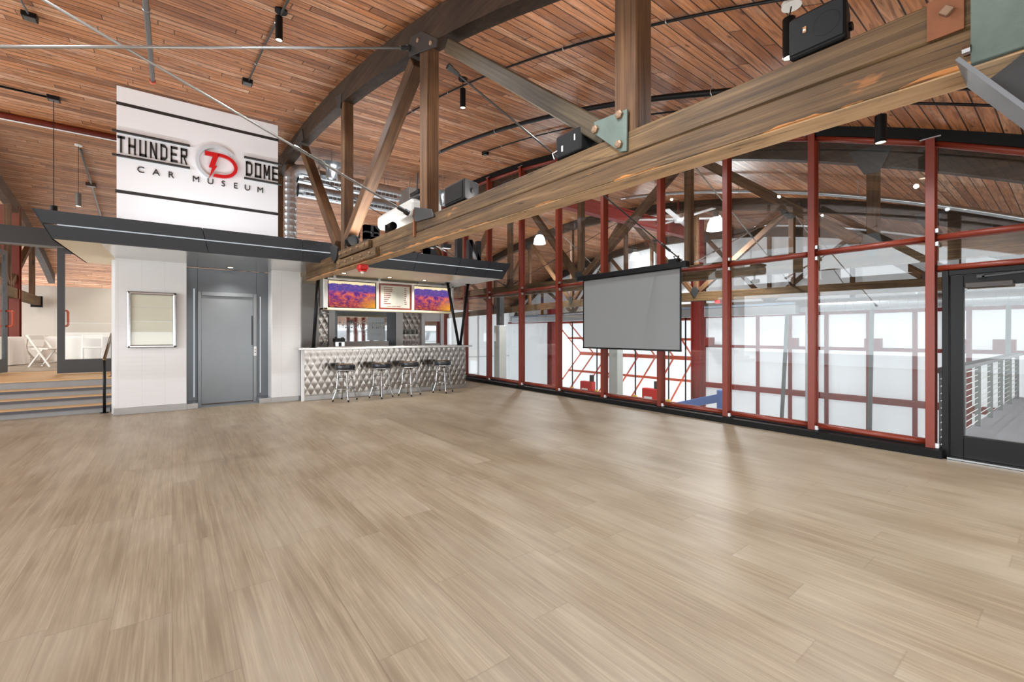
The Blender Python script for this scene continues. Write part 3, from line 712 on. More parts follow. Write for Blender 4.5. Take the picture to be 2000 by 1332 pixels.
# rusty strap at the projector post and splice blocks with bolts
MB().bar((X1 - 0.01, yz(811, 425)[0], zt(4.4) + 0.12), (X1 - 0.01, yz(811, 425)[0], zb(4.4) + 0.10), 0.02, 0.035).build('strap', RUST, t1)
for (pa, pb, zz) in (((668, 489), (727, 472), 0.75), ((664, 517), (741, 492), 0.25)):
    ya, yb = yz(*pa)[0], yz(*pb)[0]
    zm = lambda y: zb(y) + CH * zz
    wbar('splice_block', (X1 - 0.03, yb, zm(yb)), (X1 - 0.03, ya, zm(ya)), 0.06, CH * 0.42, WOODB, t1)
    for k in range(5):
        y = yb + (ya - yb) * (0.1 + 0.2 * k)
        MB().lathe([(0, 0), (0.022, 0), (0.022, -0.014), (0.01, -0.03), (0, -0.03)], (X1 - 0.06, y, zm(y)), 6, 'x').build('bolt', BOLT, t1)
ya, yb = yz(1811, 45)[0], yz(1884, 20)[0]
sp_ = MB().box(X1 - 0.008, X1, yb, ya, zb(0.3) + CH * 0.5, zb(0.3) + CH).build('splice_plate', RUST, t1, bevel=0.001)
yb0 = yz(1850, 32)[0]; c = Vector((X1 - 0.008, yb0, zb(0.3) + CH * 0.78)); q = 0.02
MB().prism([(c.x, c.y - q, c.z), (c.x, c.y, c.z - q), (c.x, c.y + q, c.z), (c.x, c.y, c.z + q)], (-0.018, 0, 0)).build('bolt', BOLT, sp_, bevel=0.002)
ys = yz(1897, 60)[0]
MB().box(X1 - 0.02, X1 + 0.19, -1.2, ys, zb(0.2) + 0.005, zb(0.2) + 0.62).build('shoe_plate', PATINA, t1, bevel=0.003)
for z in (0.06, 0.26): MB().lathe([(0, 0), (0.016, 0), (0.016, 0.02), (0, 0.02)], (X1 - 0.012, ys, zb(0.2) + z), 8, 'y').build('bolt', STEEL, t1)
# inclined knee brace below the shoe
b0 = R.X(1880, 138, X1); b1 = R.X(2000, 210, X1 - 0.1)
dv = (Vector((X1 + 0.0, b1.y, b1.z)) - Vector((X1 + 0.0, b0.y, b0.z)))
kb = Vector((X1 + 0.02, b0.y, b0.z)); ke = kb + dv * 6
MB().bar(kb, ke, 0.26, 0.012).build('knee_brace_flange', simple('grey_painted_flange', (112, 115, 118), 0.45, 0.3), t1)
up = dv.cross(Vector((1, 0, 0))).normalized(); up = up if up.z > 0 else -up
MB().bar(kb + up * 0.09 + dv * 0.3, ke + up * 0.09, 0.012, 0.17).build('knee_brace_web', DARKM, t1)
# --- the other trusses
def truss(X, label, ya, yb, detail=True, chord=(0.2, 24.2), y_off=0.0):
    xc_ = X + 0.085
    o = thing('roof_truss', label, 'roof truss', (xc_, (ya + yb) / 2, zb(8)), 'bowstring roof trusses')
    c0, c1 = chord
    mid = 12.2
    if c0 < mid: wbar('bottom_chord', (xc_, c0, zb(c0) + CH / 2), (xc_, min(mid, c1), zb(min(mid, c1)) + CH / 2), 0.17, CH, WOODB, o)
    if c1 > mid: wbar('bottom_chord', (xc_, max(mid, c0), zb(max(mid, c0)) + CH / 2), (xc_, c1, zb(c1) + CH / 2), 0.17, CH, WOODB, o)
    chord_top('top_chord', X, ya, yb, o)
    nodes = [1.7 + y_off + 2.70 * k for k in range(9)]
    for k, y in enumerate(nodes):
        if not (ya < y < yb): continue
        topn = k % 2 == 1
        if c0 - 0.3 <= y <= c1 + 0.3: wbar('post', (xc_, y, zt(y)), (xc_, y, zl(y, X) + 0.04), 0.13, 0.13, WOODX, o, up=(1, 0, 0))
        if topn:
            for dy in (-2.70, 2.70):
                if ya < y + dy < yb and c0 - 0.3 <= y + dy <= c1 + 0.3:
                    wbar('diagonal', (xc_, y + 0.12 * (1 if dy > 0 else -1), zl(y, X) + 0.02), (xc_, y + dy * 0.955, zt(y + dy) + 0.04), 0.13, 0.15, WOODX, o)
            gusset('gusset_plate', X, [(y - 0.22, zl(y, X) + 0.16), (y + 0.22, zl(y, X) + 0.18), (y + 0.24, zl(y, X) - 0.02), (y + 0.08, zl(y, X) - 0.22), (y - 0.08, zl(y, X) - 0.22), (y - 0.24, zl(y, X) - 0.06)], DARKM, o)
        else:
            gusset('gusset_plate', X, [(y - 0.08, zt(y) + 0.15), (y + 0.08, zt(y) + 0.15), (y + 0.12, zt(y) + 0.02), (y + 0.03, zb(y) + 0.12), (y - 0.03, zb(y) + 0.12), (y - 0.12, zt(y) + 0.02)], DARKM, o)
            if y < 6: gusset('gusset_plate', X, [(y - 0.26, zl(y, X) + 0.24), (y + 0.26, zl(y, X) + 0.24), (y + 0.08, zl(y, X) - 0.12), (y - 0.08, zl(y, X) - 0.12)], DARKM, o)
    return o
truss(7.50, 'timber truss just behind the glass wall, lower beam level with the red mid rail', 0.3, 24.0)
truss(13.0, 'timber truss halfway across the hall beyond the glass', -1.0, 24.2, y_off=0.25, chord=(-0.8, 24.2))
truss(18.75, 'farthest timber truss against the white end wall of the hall', -1.0, 24.2, y_off=0.4, chord=(-0.8, 24.2))
t0 = truss(-3.55, 'timber truss in the raised room beyond the open glass door', 13.0, 23.6, chord=(13.4, 21.35))
MB().box(-3.62, -3.35, 21.30, 21.42, zb(21.4) - 0.06, zb(21.4) + CH + 0.03).build('end_bracket', BLACK, t0)
# tie rods between the trusses
RODM = simple('silver_rod', (170, 171, 170), 0.35, 0.6)
def rod(label, p0, p1, r=0.011, buckle=0.25, mat=RODM, bk=True):
    p0, p1 = Vector(p0), Vector(p1)
    o = thing('tie_rod', label, 'tie rod', p0.lerp(p1, 0.5), 'steel bracing rods')
    MB().tube([p0, p1], r, 8).build('rod', mat, o, smooth=True)
    if bk:
        L = (p1 - p0).length; d = (p1 - p0) / L; c = p0 + d * L * buckle; s = d.cross(Vector((0, 0, 1))).normalized()
        MB().tube([c - d * 0.12 + s * 0.02, c + d * 0.12 + s * 0.02], 0.008, 6).tube([c - d * 0.12 - s * 0.02, c + d * 0.12 - s * 0.02], 0.008, 6).tube([c - d * 0.15, c - d * 0.10], 0.022, 8).tube([c + d * 0.10, c + d * 0.15], 0.022, 8).build('turnbuckle', GREYM, o)
    for p, q in ((p0, p1), (p1, p0)):
        d = (q - p).normalized()
        MB().tube([p, p + d * 0.12], 0.024, 8).tube([p - d * 0.02 + Vector((0, 0.0, 0.0)), p + d * 0.03], 0.034, 8).build('clevis', DARKM, o)
    return o
a1 = R.X(803, 95, X1); a2 = R.X(800, 416, X1)
rod('nearly level grey tie rod running off to the left below the ceiling', (X1 - 0.02, a1.y, a1.z), R.X(-2500, 84, -3.5), 0.012, 0.8, bk=False)
rod('long sloping grey tie rod with turnbuckle crossing in front of the white sign', (X1 - 0.03, a2.y, a2.z), R.X(-2500, -1512, -3.5), 0.012, 0.185)
b0 = R.X(846, 118, X1)
rod('dark tie rod from the top of the post down towards the projection screen', (X1 + 0.19, b0.y, b0.z), (7.48, 4.40, 2.66), 0.011, 0.86, DARKM)
rod('thin dark tie rod behind the forked timbers beside the round ducts', (X1 + 0.19, 9.9, 4.75), (7.48, 9.85, 2.72), 0.010, 0.6, DARKM)
rod('pale bracing rod sloping down behind the glass to the right of the large hall lamp', (7.68, 4.4, zl(4.4, 7.5) - 0.02), (13.0, 4.65, 2.70), 0.012, 0.5)
rod('grey bracing rod rising to the right behind the glass with a turnbuckle near its foot', (7.68, 4.48, 2.66), (13.0, 4.73, zl(4.65, 13) - 0.02), 0.011, 0.22)
rod('bracing rod sloping down behind the glass beside the left hall lamp', (7.68, 9.8, zl(9.8, 7.5) - 0.02), (13.0, 10.05, 2.78), 0.012, 0.5)
rod('dark bracing rod rising behind the glass between the left hall lamps', (7.68, 9.88, 2.76), (13.0, 10.13, zl(10.05, 13) - 0.02), 0.011, 0.3, DARKM)
rod('far bracing rod sloping down between the middle and farthest trusses', (13.2, 4.65, zl(4.65, 13) - 0.02), (18.75, 4.8, 2.72), 0.012, 0.5)
rod('far bracing rod with turnbuckle rising to the farthest truss', (13.2, 4.73, 2.72), (18.75, 4.88, zl(4.8, 18.7) - 0.02), 0.011, 0.2, DARKM)
# ---------------------------------------------------------------- things standing on the lower chord
def speaker(label, px0, px1, h, d, face, tilt=0.0, x0=X1 + 0.01):
    y1, y0 = R.X(px0, 200, X1).y, R.X(px1, 200, X1).y
    yc = (y0 + y1) / 2; w = y1 - y0; z0 = zt(yc) + 0.002
    o = thing('loudspeaker', label, 'speaker', (x0 + d / 2, yc, z0), 'black loudspeakers on the big beam')
    m = MB()
    s = 0.72
    if face < 0: m.prism([(x0, y0, z0 + 0.01), (x0, y1, z0 + 0.01), (x0 + d, yc + w * s / 2, z0 + 0.01), (x0 + d, yc - w * s / 2, z0 + 0.01)], (0, 0, h))
    else: m.prism([(x0 + d, y0, z0 + 0.01), (x0 + d, y1, z0 + 0.01), (x0, yc + w * s / 2, z0 + 0.01), (x0, yc - w * s / 2, z0 + 0.01)], (0, 0, h))
    m.build('cabinet', BLACKR, o, bevel=0.018, seg=3)
    MB().box(x0 + 0.03, x0 + d - 0.03, yc - 0.05, yc + 0.05, z0 - 0.003, z0 + 0.012).build('foot_bracket', BLACK, o)
    return o, x0, yc, w, z0, h
sk, x0, yc, w, z0, h = speaker('large black loudspeaker with a round grille on the big beam at the upper right', 1536, 1652, 0.185, 0.17, -1)
g = MB().box(x0 - 0.006, x0, yc - w * 0.46, yc + w * 0.46, z0 + 0.025, z0 + h - 0.005).build('grille', BLACKR, sk, bevel=0.005)
MB().ring((x0 - 0.004, yc - w * 0.18, z0 + h * 0.55), w * 0.22, 0.003, 32, 6, 'x').ring((x0 - 0.004, yc - w * 0.18, z0 + h * 0.55), w * 0.15, 0.002, 32, 6, 'x').build('cone_ring', BLACK, sk)
bd = MB().box(x0 - 0.009, x0 - 0.005, yc + w * 0.15, yc + w * 0.21, z0 + h * 0.54, z0 + h * 0.68).build('badge', simple('badge_orange', (150, 104, 60), 0.4), sk)
tm = text_mesh('JBL', 0.009, 0.0006, 0.0004, 0.9, 'CENTER')
place(tm, (x0 - 0.0095, yc + w * 0.18, z0 + h * 0.585), (0, -1, 0), (0, 0, 1), (-1, 0, 0)).build('badge_lettering', LABELW, sk)
MB().lathe([(0, 0), (0.018, 0), (0.018, -0.012), (0, -0.012)], (x0 + 0.09, yc - w * 0.43, z0 + h * 0.5), 12, 'y').build('bracket_knob', BLACK, sk)
s2, x0, yc, w, z0, h = speaker('black loudspeaker seen from its back with labels and wires, left of the green plate', 1074, 1142, 0.165, 0.18, 1)
MB().box(x0 - 0.004, x0, yc + w * 0.13, yc + w * 0.17, z0 + 0.05, z0 + 0.09).box(x0 - 0.004, x0, yc - w * 0.22, yc - w * 0.19, z0 + 0.09, z0 + 0.13).build('label', LABELW, s2, label='white rating label')
MB().tube([(x0 - 0.004, yc + w * 0.3, z0 + 0.07), (x0 - 0.03, yc + w * 0.36, z0 + 0.05), (x0 - 0.02, yc + w * 0.33, z0 + 0.01)], 0.004, 6).build('wire', LABELW, s2)
MB().lathe([(0, 0), (0.012, 0), (0.012, 0.03), (0, 0.03)], (x0 + 0.07, yc, z0 + h + 0.008), 10).build('stem', BLACK, s2)
s3, x0, yc, w, z0, h = speaker('small black box loudspeaker on the big beam right of the timber post', 866, 905, 0.2, 0.2, -1)
MB().box(x0 - 0.006, x0, yc - w * 0.42, yc + w * 0.42, z0 + 0.03, z0 + h - 0.01).build('grille', BLACK, s3, bevel=0.004)
MB().lathe([(0, 0), (0.02, 0), (0.02, -0.03), (0, -0.03)], (x0 + 0.1, yc - w * 0.42, z0 + h * 0.5), 12, 'y').build('bracket_knob', BLACK, s3)
# projector hung beside the post
py0, py1 = R.X(806, 420, X1 + 0.2).y, R.X(738, 420, X1 + 0.2).y; pz = R.X(770, 434, X1 + 0.2).z
pj = thing('projector', 'bulky off white projector on a bracket beside the timber post above the beam', 'projector', (X1 + 0.35, (py0 + py1) / 2, zt(5)))
MB().box(X1 + 0.18, X1 + 0.62, py0, py1, pz, pz + 0.20).build('body', PROJ, pj, bevel=0.06, seg=4)
MB().box(X1 + 0.25, X1 + 0.55, py0 - 0.03, py0 + 0.25, pz + 0.195, pz + 0.25).build('top_cover', DARKM, pj, bevel=0.02)
MB().tube([(X1 + 0.4, py0 + 0.12, pz + 0.28), (X1 + 0.3, py0 - 0.02, pz + 0.42), (X1 + 0.17, 4.38, pz + 0.45)], 0.022, 8).tube([(X1 + 0.4, py0 + 0.3, pz + 0.26), (X1 + 0.4, py0 + 0.28, pz + 0.62)], 0.012, 8).build('mount_arm', DARKM, pj)
MB().box(X1 + 0.3, X1 + 0.5, py0 + 0.05, py0 + 0.3, pz + 0.29, pz + 0.33).build('cable_bundle', BLACK, pj)
MB().tube([(X1 + 0.4, py0 + 0.2, zt(5)), (X1 + 0.4, py0 + 0.2, pz + 0.02)], 0.02, 8).build('stand', DARKM, pj)
def par(label, px, r):
    y = R.X(px, 450, X1 + 0.1).y; z = zt(y)
    o = thing('stage_light', label, 'stage light', (X1 + 0.1, y, z), 'black stage lights on the big beam')
    MB().lathe([(0, 0.0), (r * 0.7, 0.0), (r, -0.05), (r, -0.2), (r * 0.9, -0.2), (r * 0.8, -0.15), (0, -0.15)], (X1 + 0.06, y, z + r + 0.03), 20, 'y').build('can', BLACK, o, smooth=False)
    MB().bar((X1 + 0.06 - r - 0.01, y - 0.1, z), (X1 + 0.06 - r - 0.01, y - 0.1, z + r + 0.05), 0.012, 0.03).bar((X1 + 0.06 + r + 0.01, y - 0.1, z), (X1 + 0.06 + r + 0.01, y - 0.1, z + r + 0.05), 0.012, 0.03).bar((X1 + 0.05 - r, y - 0.1, z + 0.006), (X1 + 0.07 + r, y - 0.1, z + 0.006), 0.03, 0.012).build('yoke', BLACK, o)
par('black stage light on the beam beside the forked timber joint', 688, 0.085)
par('black stage light on the beam under the white projector', 762, 0.05)
# red alarm strobe on the underside of the beam
ysr = R.X(708, 523, XC).y
sb = thing('alarm_strobe', 'small red fire alarm strobe under the far end of the big beam', 'alarm', (XC, ysr, zb(ysr) - 0.12))
MB().box(XC - 0.065, XC + 0.065, ysr - 0.07, ysr + 0.07, zb(ysr) - 0.07, zb(ysr)).box(XC - 0.05, XC + 0.05, ysr - 0.055, ysr + 0.055, zb(ysr) - 0.10, zb(ysr) - 0.07).build('body', STROBE, sb, bevel=0.01)
MB().lathe([(0, -0.03), (0.02, -0.025), (0.03, 0), (0, 0)], (XC, ysr, zb(ysr) - 0.10), 12).build('lens', LABELW, sb)
# ---------------------------------------------------------------- pipes, conduits, pendants under the ceiling
def run(name, label, cat, X, y0, y1, drop, r, mat, clips=0, group=None):
    n = 28; pts = []
    for i in range(n + 1):
        y = y0 + (y1 - y0) * i / n; pts.append((X, y, zc(y, X) - drop))
    o = thing(name, label, cat, (X, (y0 + y1) / 2, zc((y0 + y1) / 2, X) - drop), group)
    MB().tube(pts, r, 10).build('tube', mat, o, smooth=True)
    for i in range(clips):
        y = y0 + (y1 - y0) * (i + 0.5) / clips
        MB().tube([(X, y, zc(y, X) - drop), (X, y, zc(y, X) + 0.02)], 0.006, 6).ring((X, y, zc(y, X) - drop), r + 0.003, 0.006, 14, 6, 'y').build('hanger', GALV, o)
    return o
def avgX(pts, drop): return sum(R.C(*p, drop).x for p in pts) / len(pts)
Xa = avgX([(1000, 122), (1207, 65), (1255, 54), (944, 146), (1528, 9)], 0.03)
Xb = avgX([(836, 318), (950, 261), (1079, 225), (1207, 195), (1450, 171)], 0.22)
Xc = avgX([(1016, 275), (1100, 252), (1255, 222), (1330, 215), (1754, 206)], 0.03)
Xd = avgX([(287, 20), (296, 140)], 0.16)
Xe = avgX([(560, 8), (500, 125), (484, 158)], 0.03)
run('conduit', 'thin black conduit along the ceiling feeding the pendant lights nearer the camera', 'conduit', Xa, 0.3, R.C(776, 234, 0.03).y, 0.03, 0.013, BLACK, 6, 'electrical conduits on the ceiling')
run('sprinkler_pipe', 'thick black sprinkler pipe curving under the ceiling behind the big beam', 'pipe', Xb, -0.6, R.C(836, 318, 0.22).y, 0.22, 0.036, BLACK, 5)
pq = R.X(1986, 178, Xb - 0.037)
place(text_mesh('#325 PARKER', 0.055, 0.0005, 0.0, 1.0, 'LEFT', 1.3), (Xb - 0.038, pq.y, zc(pq.y, Xb) - 0.22 + 0.02), (0, 1, 0.42), (0, 0, -1), (-1, 0, 0)).build('chalk_marking', simple('chalk', (190, 190, 186), 0.8), bpy.data.objects['sprinkler_pipe'])
run('conduit', 'thin black conduit on the ceiling nearest the glass wall', 'conduit', Xc, -0.6, R.C(947, 300, 0.03).y, 0.03, 0.013, BLACK, 6, 'electrical conduits on the ceiling')
o = run('sprinkler_pipe', 'grey pipe ending in an orange cap above the white sign', 'pipe', Xd, -1.0, R.C(297, 157, 0.16).y, 0.16, 0.03, GREYM, 2)
ye = R.C(297, 157, 0.16).y
MB().tube([(Xd, ye - 0.02, zc(ye, Xd) - 0.16), (Xd, ye + 0.05, zc(ye, Xd) - 0.155)], 0.042, 14).build('end_cap', HANDLE, o, label='orange pipe end cap')
run('conduit', 'dark conduit on the ceiling above the right half of the sign', 'conduit', Xe, 0.5, R.C(483, 157, 0.03).y, 0.03, 0.012, DARKM, 5, 'electrical conduits on the ceiling')
def jbox(label, px, py, s=0.06):
    p = R.C(px, py, 0.04)
    o = thing('junction_box', label, 'junction box', (p.x, p.y, p.z - 0.03), 'black junction boxes on the ceiling')
    MB().box(p.x - s, p.x + s, p.y - s, p.y + s, p.z - 0.035, zc(p.y, p.x) + 0.02).build('box', BLACK, o, bevel=0.004)
    MB().box(p.x - s * 0.8, p.x + s * 0.8, p.y - s * 0.8, p.y + s * 0.8, p.z - 0.041, p.z - 0.035).build('cover', GREYM, o)
    return p
jbox('black junction box at the end of the conduit above the sign', 483, 160, 0.07)
pj0 = jbox('black junction box high in the upper left corner', 58, 32, 0.07)
pj1 = jbox('black junction box above the hanging black cord at the left', 105, 193, 0.08)
jbox('white faced junction box at the end of the conduit above the bar', 948, 300, 0.06)
run('conduit', 'short grey conduit running into the junction box in the upper left corner', 'conduit', pj0.x, pj0.y - 3.0, pj0.y, 0.03, 0.012, GREYM, 0, 'electrical conduits on the ceiling')
p = pj1; o = thing('conduit', 'black conduit along a board at the far left of the ceiling', 'conduit', (p.x - 2, p.y, p.z), 'electrical conduits on the ceiling')
MB().tube([(p.x - 4, p.y, zc(p.y, p.x - 4) - 0.03), (p.x, p.y, zc(p.y, p.x) - 0.03)], 0.018, 10).build('tube', BLACK, o, smooth=True)
LIGHTS = []
def pendant(label, px, py_top, py_bot, dia_px, mount=None, X=None, drop=0.05, body=BLACK, power=30, tilt=0.0, rose=None):
    """black cylinder downlight; its distance follows from where it is fixed to the ceiling"""
    m = R.C(*(mount or (px, py_top - 8)), drop)
    t = m.x / R.d(*(mount or (px, py_top - 8)))[0]
    top, bot = R.T(px, py_top, t), R.T(px, py_bot, t); r = dia_px / 2 / FPX * t
    bot = Vector((top.x, top.y, bot.z))
    o = thing('pendant_downlight', label, 'pendant light', (top.x, top.y, bot.z), 'black cylinder pendant lights')
    MB().lathe([(0, 0), (0.065, 0), (0.065, -0.03), (0, -0.03)], (m.x, m.y, zc(m.y, m.x)), 24).build('ceiling_rose', rose or LABELW, o, smooth=False, label='black ceiling rose' if rose else 'white ceiling rose')
    MB().tube([(m.x, m.y, zc(m.y, m.x) - 0.02), (top.x, top.y, top.z)], 0.005, 6).build('cord', BLACK, o)
    MB().lathe([(0, top.z - bot.z), (r, top.z - bot.z), (r, 0), (r * 0.86, 0), (r * 0.86, 0.012)], (top.x, top.y, bot.z), 24).build('cylinder', body, o)
    MB().lathe([(0, 0.010), (r * 0.86, 0.010)], (top.x, top.y, bot.z), 24).build('lens', LAMP, o)
    LIGHTS.append((o, Vector((top.x, top.y, bot.z - 0.01)), power, r)); return o
pendant('lit black cylinder pendant above the white sign', 545, 33, 79, 13, (549, 26), rose=BLACK)
pendant('lit black cylinder pendant between the timber post and the long diagonal', 904, 174, 211, 11, (904, 158), rose=BLACK)
pendant('lit black cylinder pendant hanging in front of the right glass bays', 1720, 226, 279, 19, (1722, 215))
pendant('black cylinder pendant half hidden behind the large loudspeaker', 1541, 37, 114, 22, (1546, 18))
# pendants beyond the glass at the left
pendant('small lit grey cylinder pendant beyond the glass left of the sign', 153, 378, 403, 9, (153, 287), body=GREYM)
jbox('black junction box beyond the glass just left of the sign', 178, 362, 0.1)
pa, pb, pc = R.C(157, 292, 0.04), R.C(178, 358, 0.04), R.C(198, 425, 0.04)
o = thing('conduit', 'pale conduit running down the ceiling beyond the glass left of the sign', 'conduit', pa, 'electrical conduits on the ceiling')
MB().tube([pa, pb, pc], 0.025, 8).build('tube', GREYM, o, smooth=True)
cb = thing('pendant_downlight', 'black pendant with a long cord above the left end of the canopy', 'pendant light', R.T(105, 428, pj1.x / R.d(105, 193)[0]), 'black cylinder pendant lights')
tq = pj1.x / R.d(105, 193)[0]; q0, q1 = R.T(105, 402, tq), R.T(105, 432, tq)
MB().tube([(pj1.x, pj1.y, pj1.z), (pj1.x, pj1.y, q0.z)], 0.006, 6).build('cord', BLACK, cb)
MB().lathe([(0, q0.z - q1.z), (0.05, q0.z - q1.z), (0.05, 0), (0, 0)], (pj1.x, pj1.y, q1.z), 20).build('cylinder', BLACK, cb)
# ---------------------------------------------------------------- round ducts behind the forked timbers
yd = 11.6
def duct(label, za, zb_, dz, xa, xb, r, y):
    o = thing('round_duct', label, 'duct', ((xa + xb) / 2, y, za), 'round ducts above the canopy')
    m = MB(); n = int((xb - xa) / 0.1); pr = []
    for i in range(n):
        x0 = xa + (xb - xa) * i / n; x1 = xa + (xb - xa) * (i + 1) / n; pr += [(r, x0), (r, x1 - 0.014), (r + 0.006, x1 - 0.010), (r + 0.006, x1 - 0.004), (r, x1)]
    m.lathe(pr, (0, y, za), 28, 'x').build('shell', GALV, o, smooth=False)
    g = MB().box(xa + 0.1, xb - 0.05, y - r * 0.75 - 0.03, y - r * 0.75, za - r * 0.85, za - r * 0.35)
    gr = g.build('slot_diffuser', GALV, o)
    m = MB(); nn = int((xb - xa) / 0.11)
    for i in range(nn): 
        x = xa + 0.16 + 0.11 * i
        if x + 0.09 < xb - 0.05: m.box(x, x + 0.09, y - r * 0.75 - 0.034, y - r * 0.75 - 0.03, za - r * 0.78, za - r * 0.42)
    m.build('slot', GREYM, gr)
    for x in (xa + 0.5, (xa + xb) / 2, xb - 0.3):
        MB().tube([(x, y, za + r), (x, y, zc(y, x))], 0.008, 6).build('hanger', GALV, o)
    return o
p0 = R.Y(590, 342, yd); p1 = R.Y(778, 385, yd)
duct('upper of two silver round ducts with white slots behind the forked timbers', p0.z, 0, 0, p0.x - 0.1, p1.x, 0.20, yd)
p0b = R.Y(590, 372, yd + 0.6)
duct('lower of two silver round ducts with white slots behind the forked timbers', p0b.z, 0, 0, p0b.x - 0.1, R.Y(770, 405, yd + 0.6).x, 0.17, yd + 0.6)
v = R.Y(567, 400, 10.9)
o = thing('round_duct', 'upright silver round duct with elbow at the right edge of the sign', 'duct', (v.x, 10.9, 3.0), 'round ducts above the canopy')
zt_ = R.Y(567, 332, 10.9).z
MB().lathe([(0.125 + (0.006 if i % 3 == 0 else 0), 3.0 + i * 0.045) for i in range(int((zt_ - 3.0 - 0.12) / 0.045))], (v.x, 10.9, 0), 24).build('riser', GALV, o)
el = [(v.x, 10.9, zt_ - 0.2 + 0.0)] + [(v.x + 0.25 * (1 - math.cos(a)), 10.9 + 0.0, zt_ - 0.2 + 0.25 * math.sin(a)) for a in [PI / 8 * k for k in range(1, 5)]] + [(v.x + 0.6, 10.9, zt_ + 0.05)]
MB().tube(el, 0.125, 20).build('elbow', GALV, o)
for px, py, lab in ((648, 322, 'shiny round vent hung under the ceiling above the ducts'), (865, 378, 'shiny round vent hung under the ceiling behind the small loudspeaker')):
    q = R.Y(px, py, 11.0)
    o = thing('ceiling_vent', lab, 'vent', (q.x, q.y, q.z), 'round vents near the ducts')
    MB().lathe([(0.30, 0), (0.26, -0.03), (0.13, -0.12), (0.13, -0.34), (0.12, -0.34), (0.12, -0.12), (0.25, -0.025), (0.0, -0.01)], (q.x, q.y, q.z), 28).build('cone', GALV, o, smooth=True)
    MB().tube([(q.x, q.y, q.z - 0.02), (q.x, q.y, zc(q.y, q.x))], 0.01, 6).build('hanger', GALV, o)
ah = R.Y(800, 392, 11.8)
o = thing('air_handler', 'grey metal fan box at the right end of the round ducts', 'air unit', (ah.x, 11.8, ah.z - 0.3))
MB().box(ah.x - 0.15, ah.x + 0.75, 11.5, 12.2, ah.z - 0.25, ah.z + 0.3).build('cabinet', simple('pale_grey_cabinet', (176, 178, 178), 0.45, 0.2), o, bevel=0.01)
MB().tube([(ah.x, 11.8, ah.z + 0.3), (ah.x, 11.8, zc(11.8, ah.x))], 0.01, 6).tube([(ah.x + 0.6, 11.8, ah.z + 0.3), (ah.x + 0.6, 11.8, zc(11.8, ah.x))], 0.01, 6).build('hanger', GALV, o)
use(A)
# ---------------------------------------------------------------- bar
use(A)
bx0, bx1, by = 1.885, 5.74, 9.80
bar = thing('bar_counter', 'long bar counter with quilted stainless steel front under the canopy', 'bar', (3.8, by + 0.3, 0))
def quilt(mb, x0, x1, z0, z1, y, dx, dz, depth, nx_, nz_):
    n0 = len(mb.v)
    for j in range(nz_ + 1):
        for i in range(nx_ + 1):
            x = x0 + (x1 - x0) * i / nx_; z = z0 + (z1 - z0) * j / nz_
            a = (x - x0) / dx + (z - z0) / dz; b = (x - x0) / dx - (z - z0) / dz
            h = (abs(math.sin(PI * a)) * abs(math.sin(PI * b))) ** 0.8
            mb.v.append(Vector((x, y - depth * h, z)))
    for j in range(nz_):
        for i in range(nx_):
            k = n0 + j * (nx_ + 1) + i; mb.f.append((k, k + 1, k + nx_ + 2, k + nx_ + 1))
    return mb
QST = simple('quilted_steel', (156, 151, 146), 0.24, 1.0)
quilt(MB(), bx0 + 0.03, bx1, 0.10, 1.05, by, 0.135, 0.26, 0.005, 480, 96).build('front_panel', QST, bar, smooth=True)
MB().box(bx0 + 0.01, bx1, by + 0.005, by + 0.62, 0.0, 1.05).build('carcass', ELEVD, bar)
MB().box(bx0 - 0.02, bx0 + 0.035, by - 0.025, by + 0.02, 0, 1.05).build('corner_trim', WHITE, bar)
MB().box(bx0 + 0.02, bx1 + 0.01, by - 0.022, by + 0.01, 0, 0.10).build('kick_plate', STEEL, bar, bevel=0.003)
MB().box(bx0 - 0.08, bx0 + 0.005, by - 0.17, W - 0.015, 1.05, 1.09).box(bx0 + 0.005, bx1 + 0.10, by - 0.17, by + 0.66, 1.05, 1.09).build('worktop', simple('pale_metal_worktop', (204, 204, 203), 0.25, 0.5), bar, bevel=0.006)
# screens above the bar
hx0, hx1, hy, hz0, hz1 = 2.34, 5.50, 10.0, 1.90, 2.60
hs = thing('screen_housing', 'long pale metal housing hung under the canopy that holds the bar screens', 'screen housing', ((hx0 + hx1) / 2, hy + 0.15, hz0))
def fbox(a, b, c, e): return MB().box(a, b, hy - 0.02, hy + 0.32, c, e)
HM = simple('pale_housing_metal', (206, 206, 204), 0.3, 0.4)
fbox(hx0, hx0 + 0.09, hz0, hz1).build('side_panel', HM, hs, bevel=0.008); fbox(hx1 - 0.07, hx1, hz0, hz1).build('side_panel', HM, hs, bevel=0.008)
fbox(hx0, hx1, hz1 - 0.045, hz1).build('top_panel', HM, hs, bevel=0.004); fbox(hx0, hx1, hz0, hz0 + 0.05).build('bottom_panel', SOFFITC, hs, bevel=0.006)
MB().box(hx0 + 0.05, hx1 - 0.05, hy + 0.10, hy + 0.30, hz0 + 0.04, hz1 - 0.04).build('back_box', HM, hs)
for x in (3.515, 4.385): MB().box(x - 0.03, x + 0.03, hy - 0.015, hy + 0.08, hz0 + 0.05, hz1 - 0.045).build('divider', HM, hs)
for x in (2.6, 3.6, 4.6, 5.3): MB().box(x - 0.03, x + 0.03, hy + 0.1, hy + 0.2, hz1, ZS - 0.002).build('hanger', STEEL, hs)
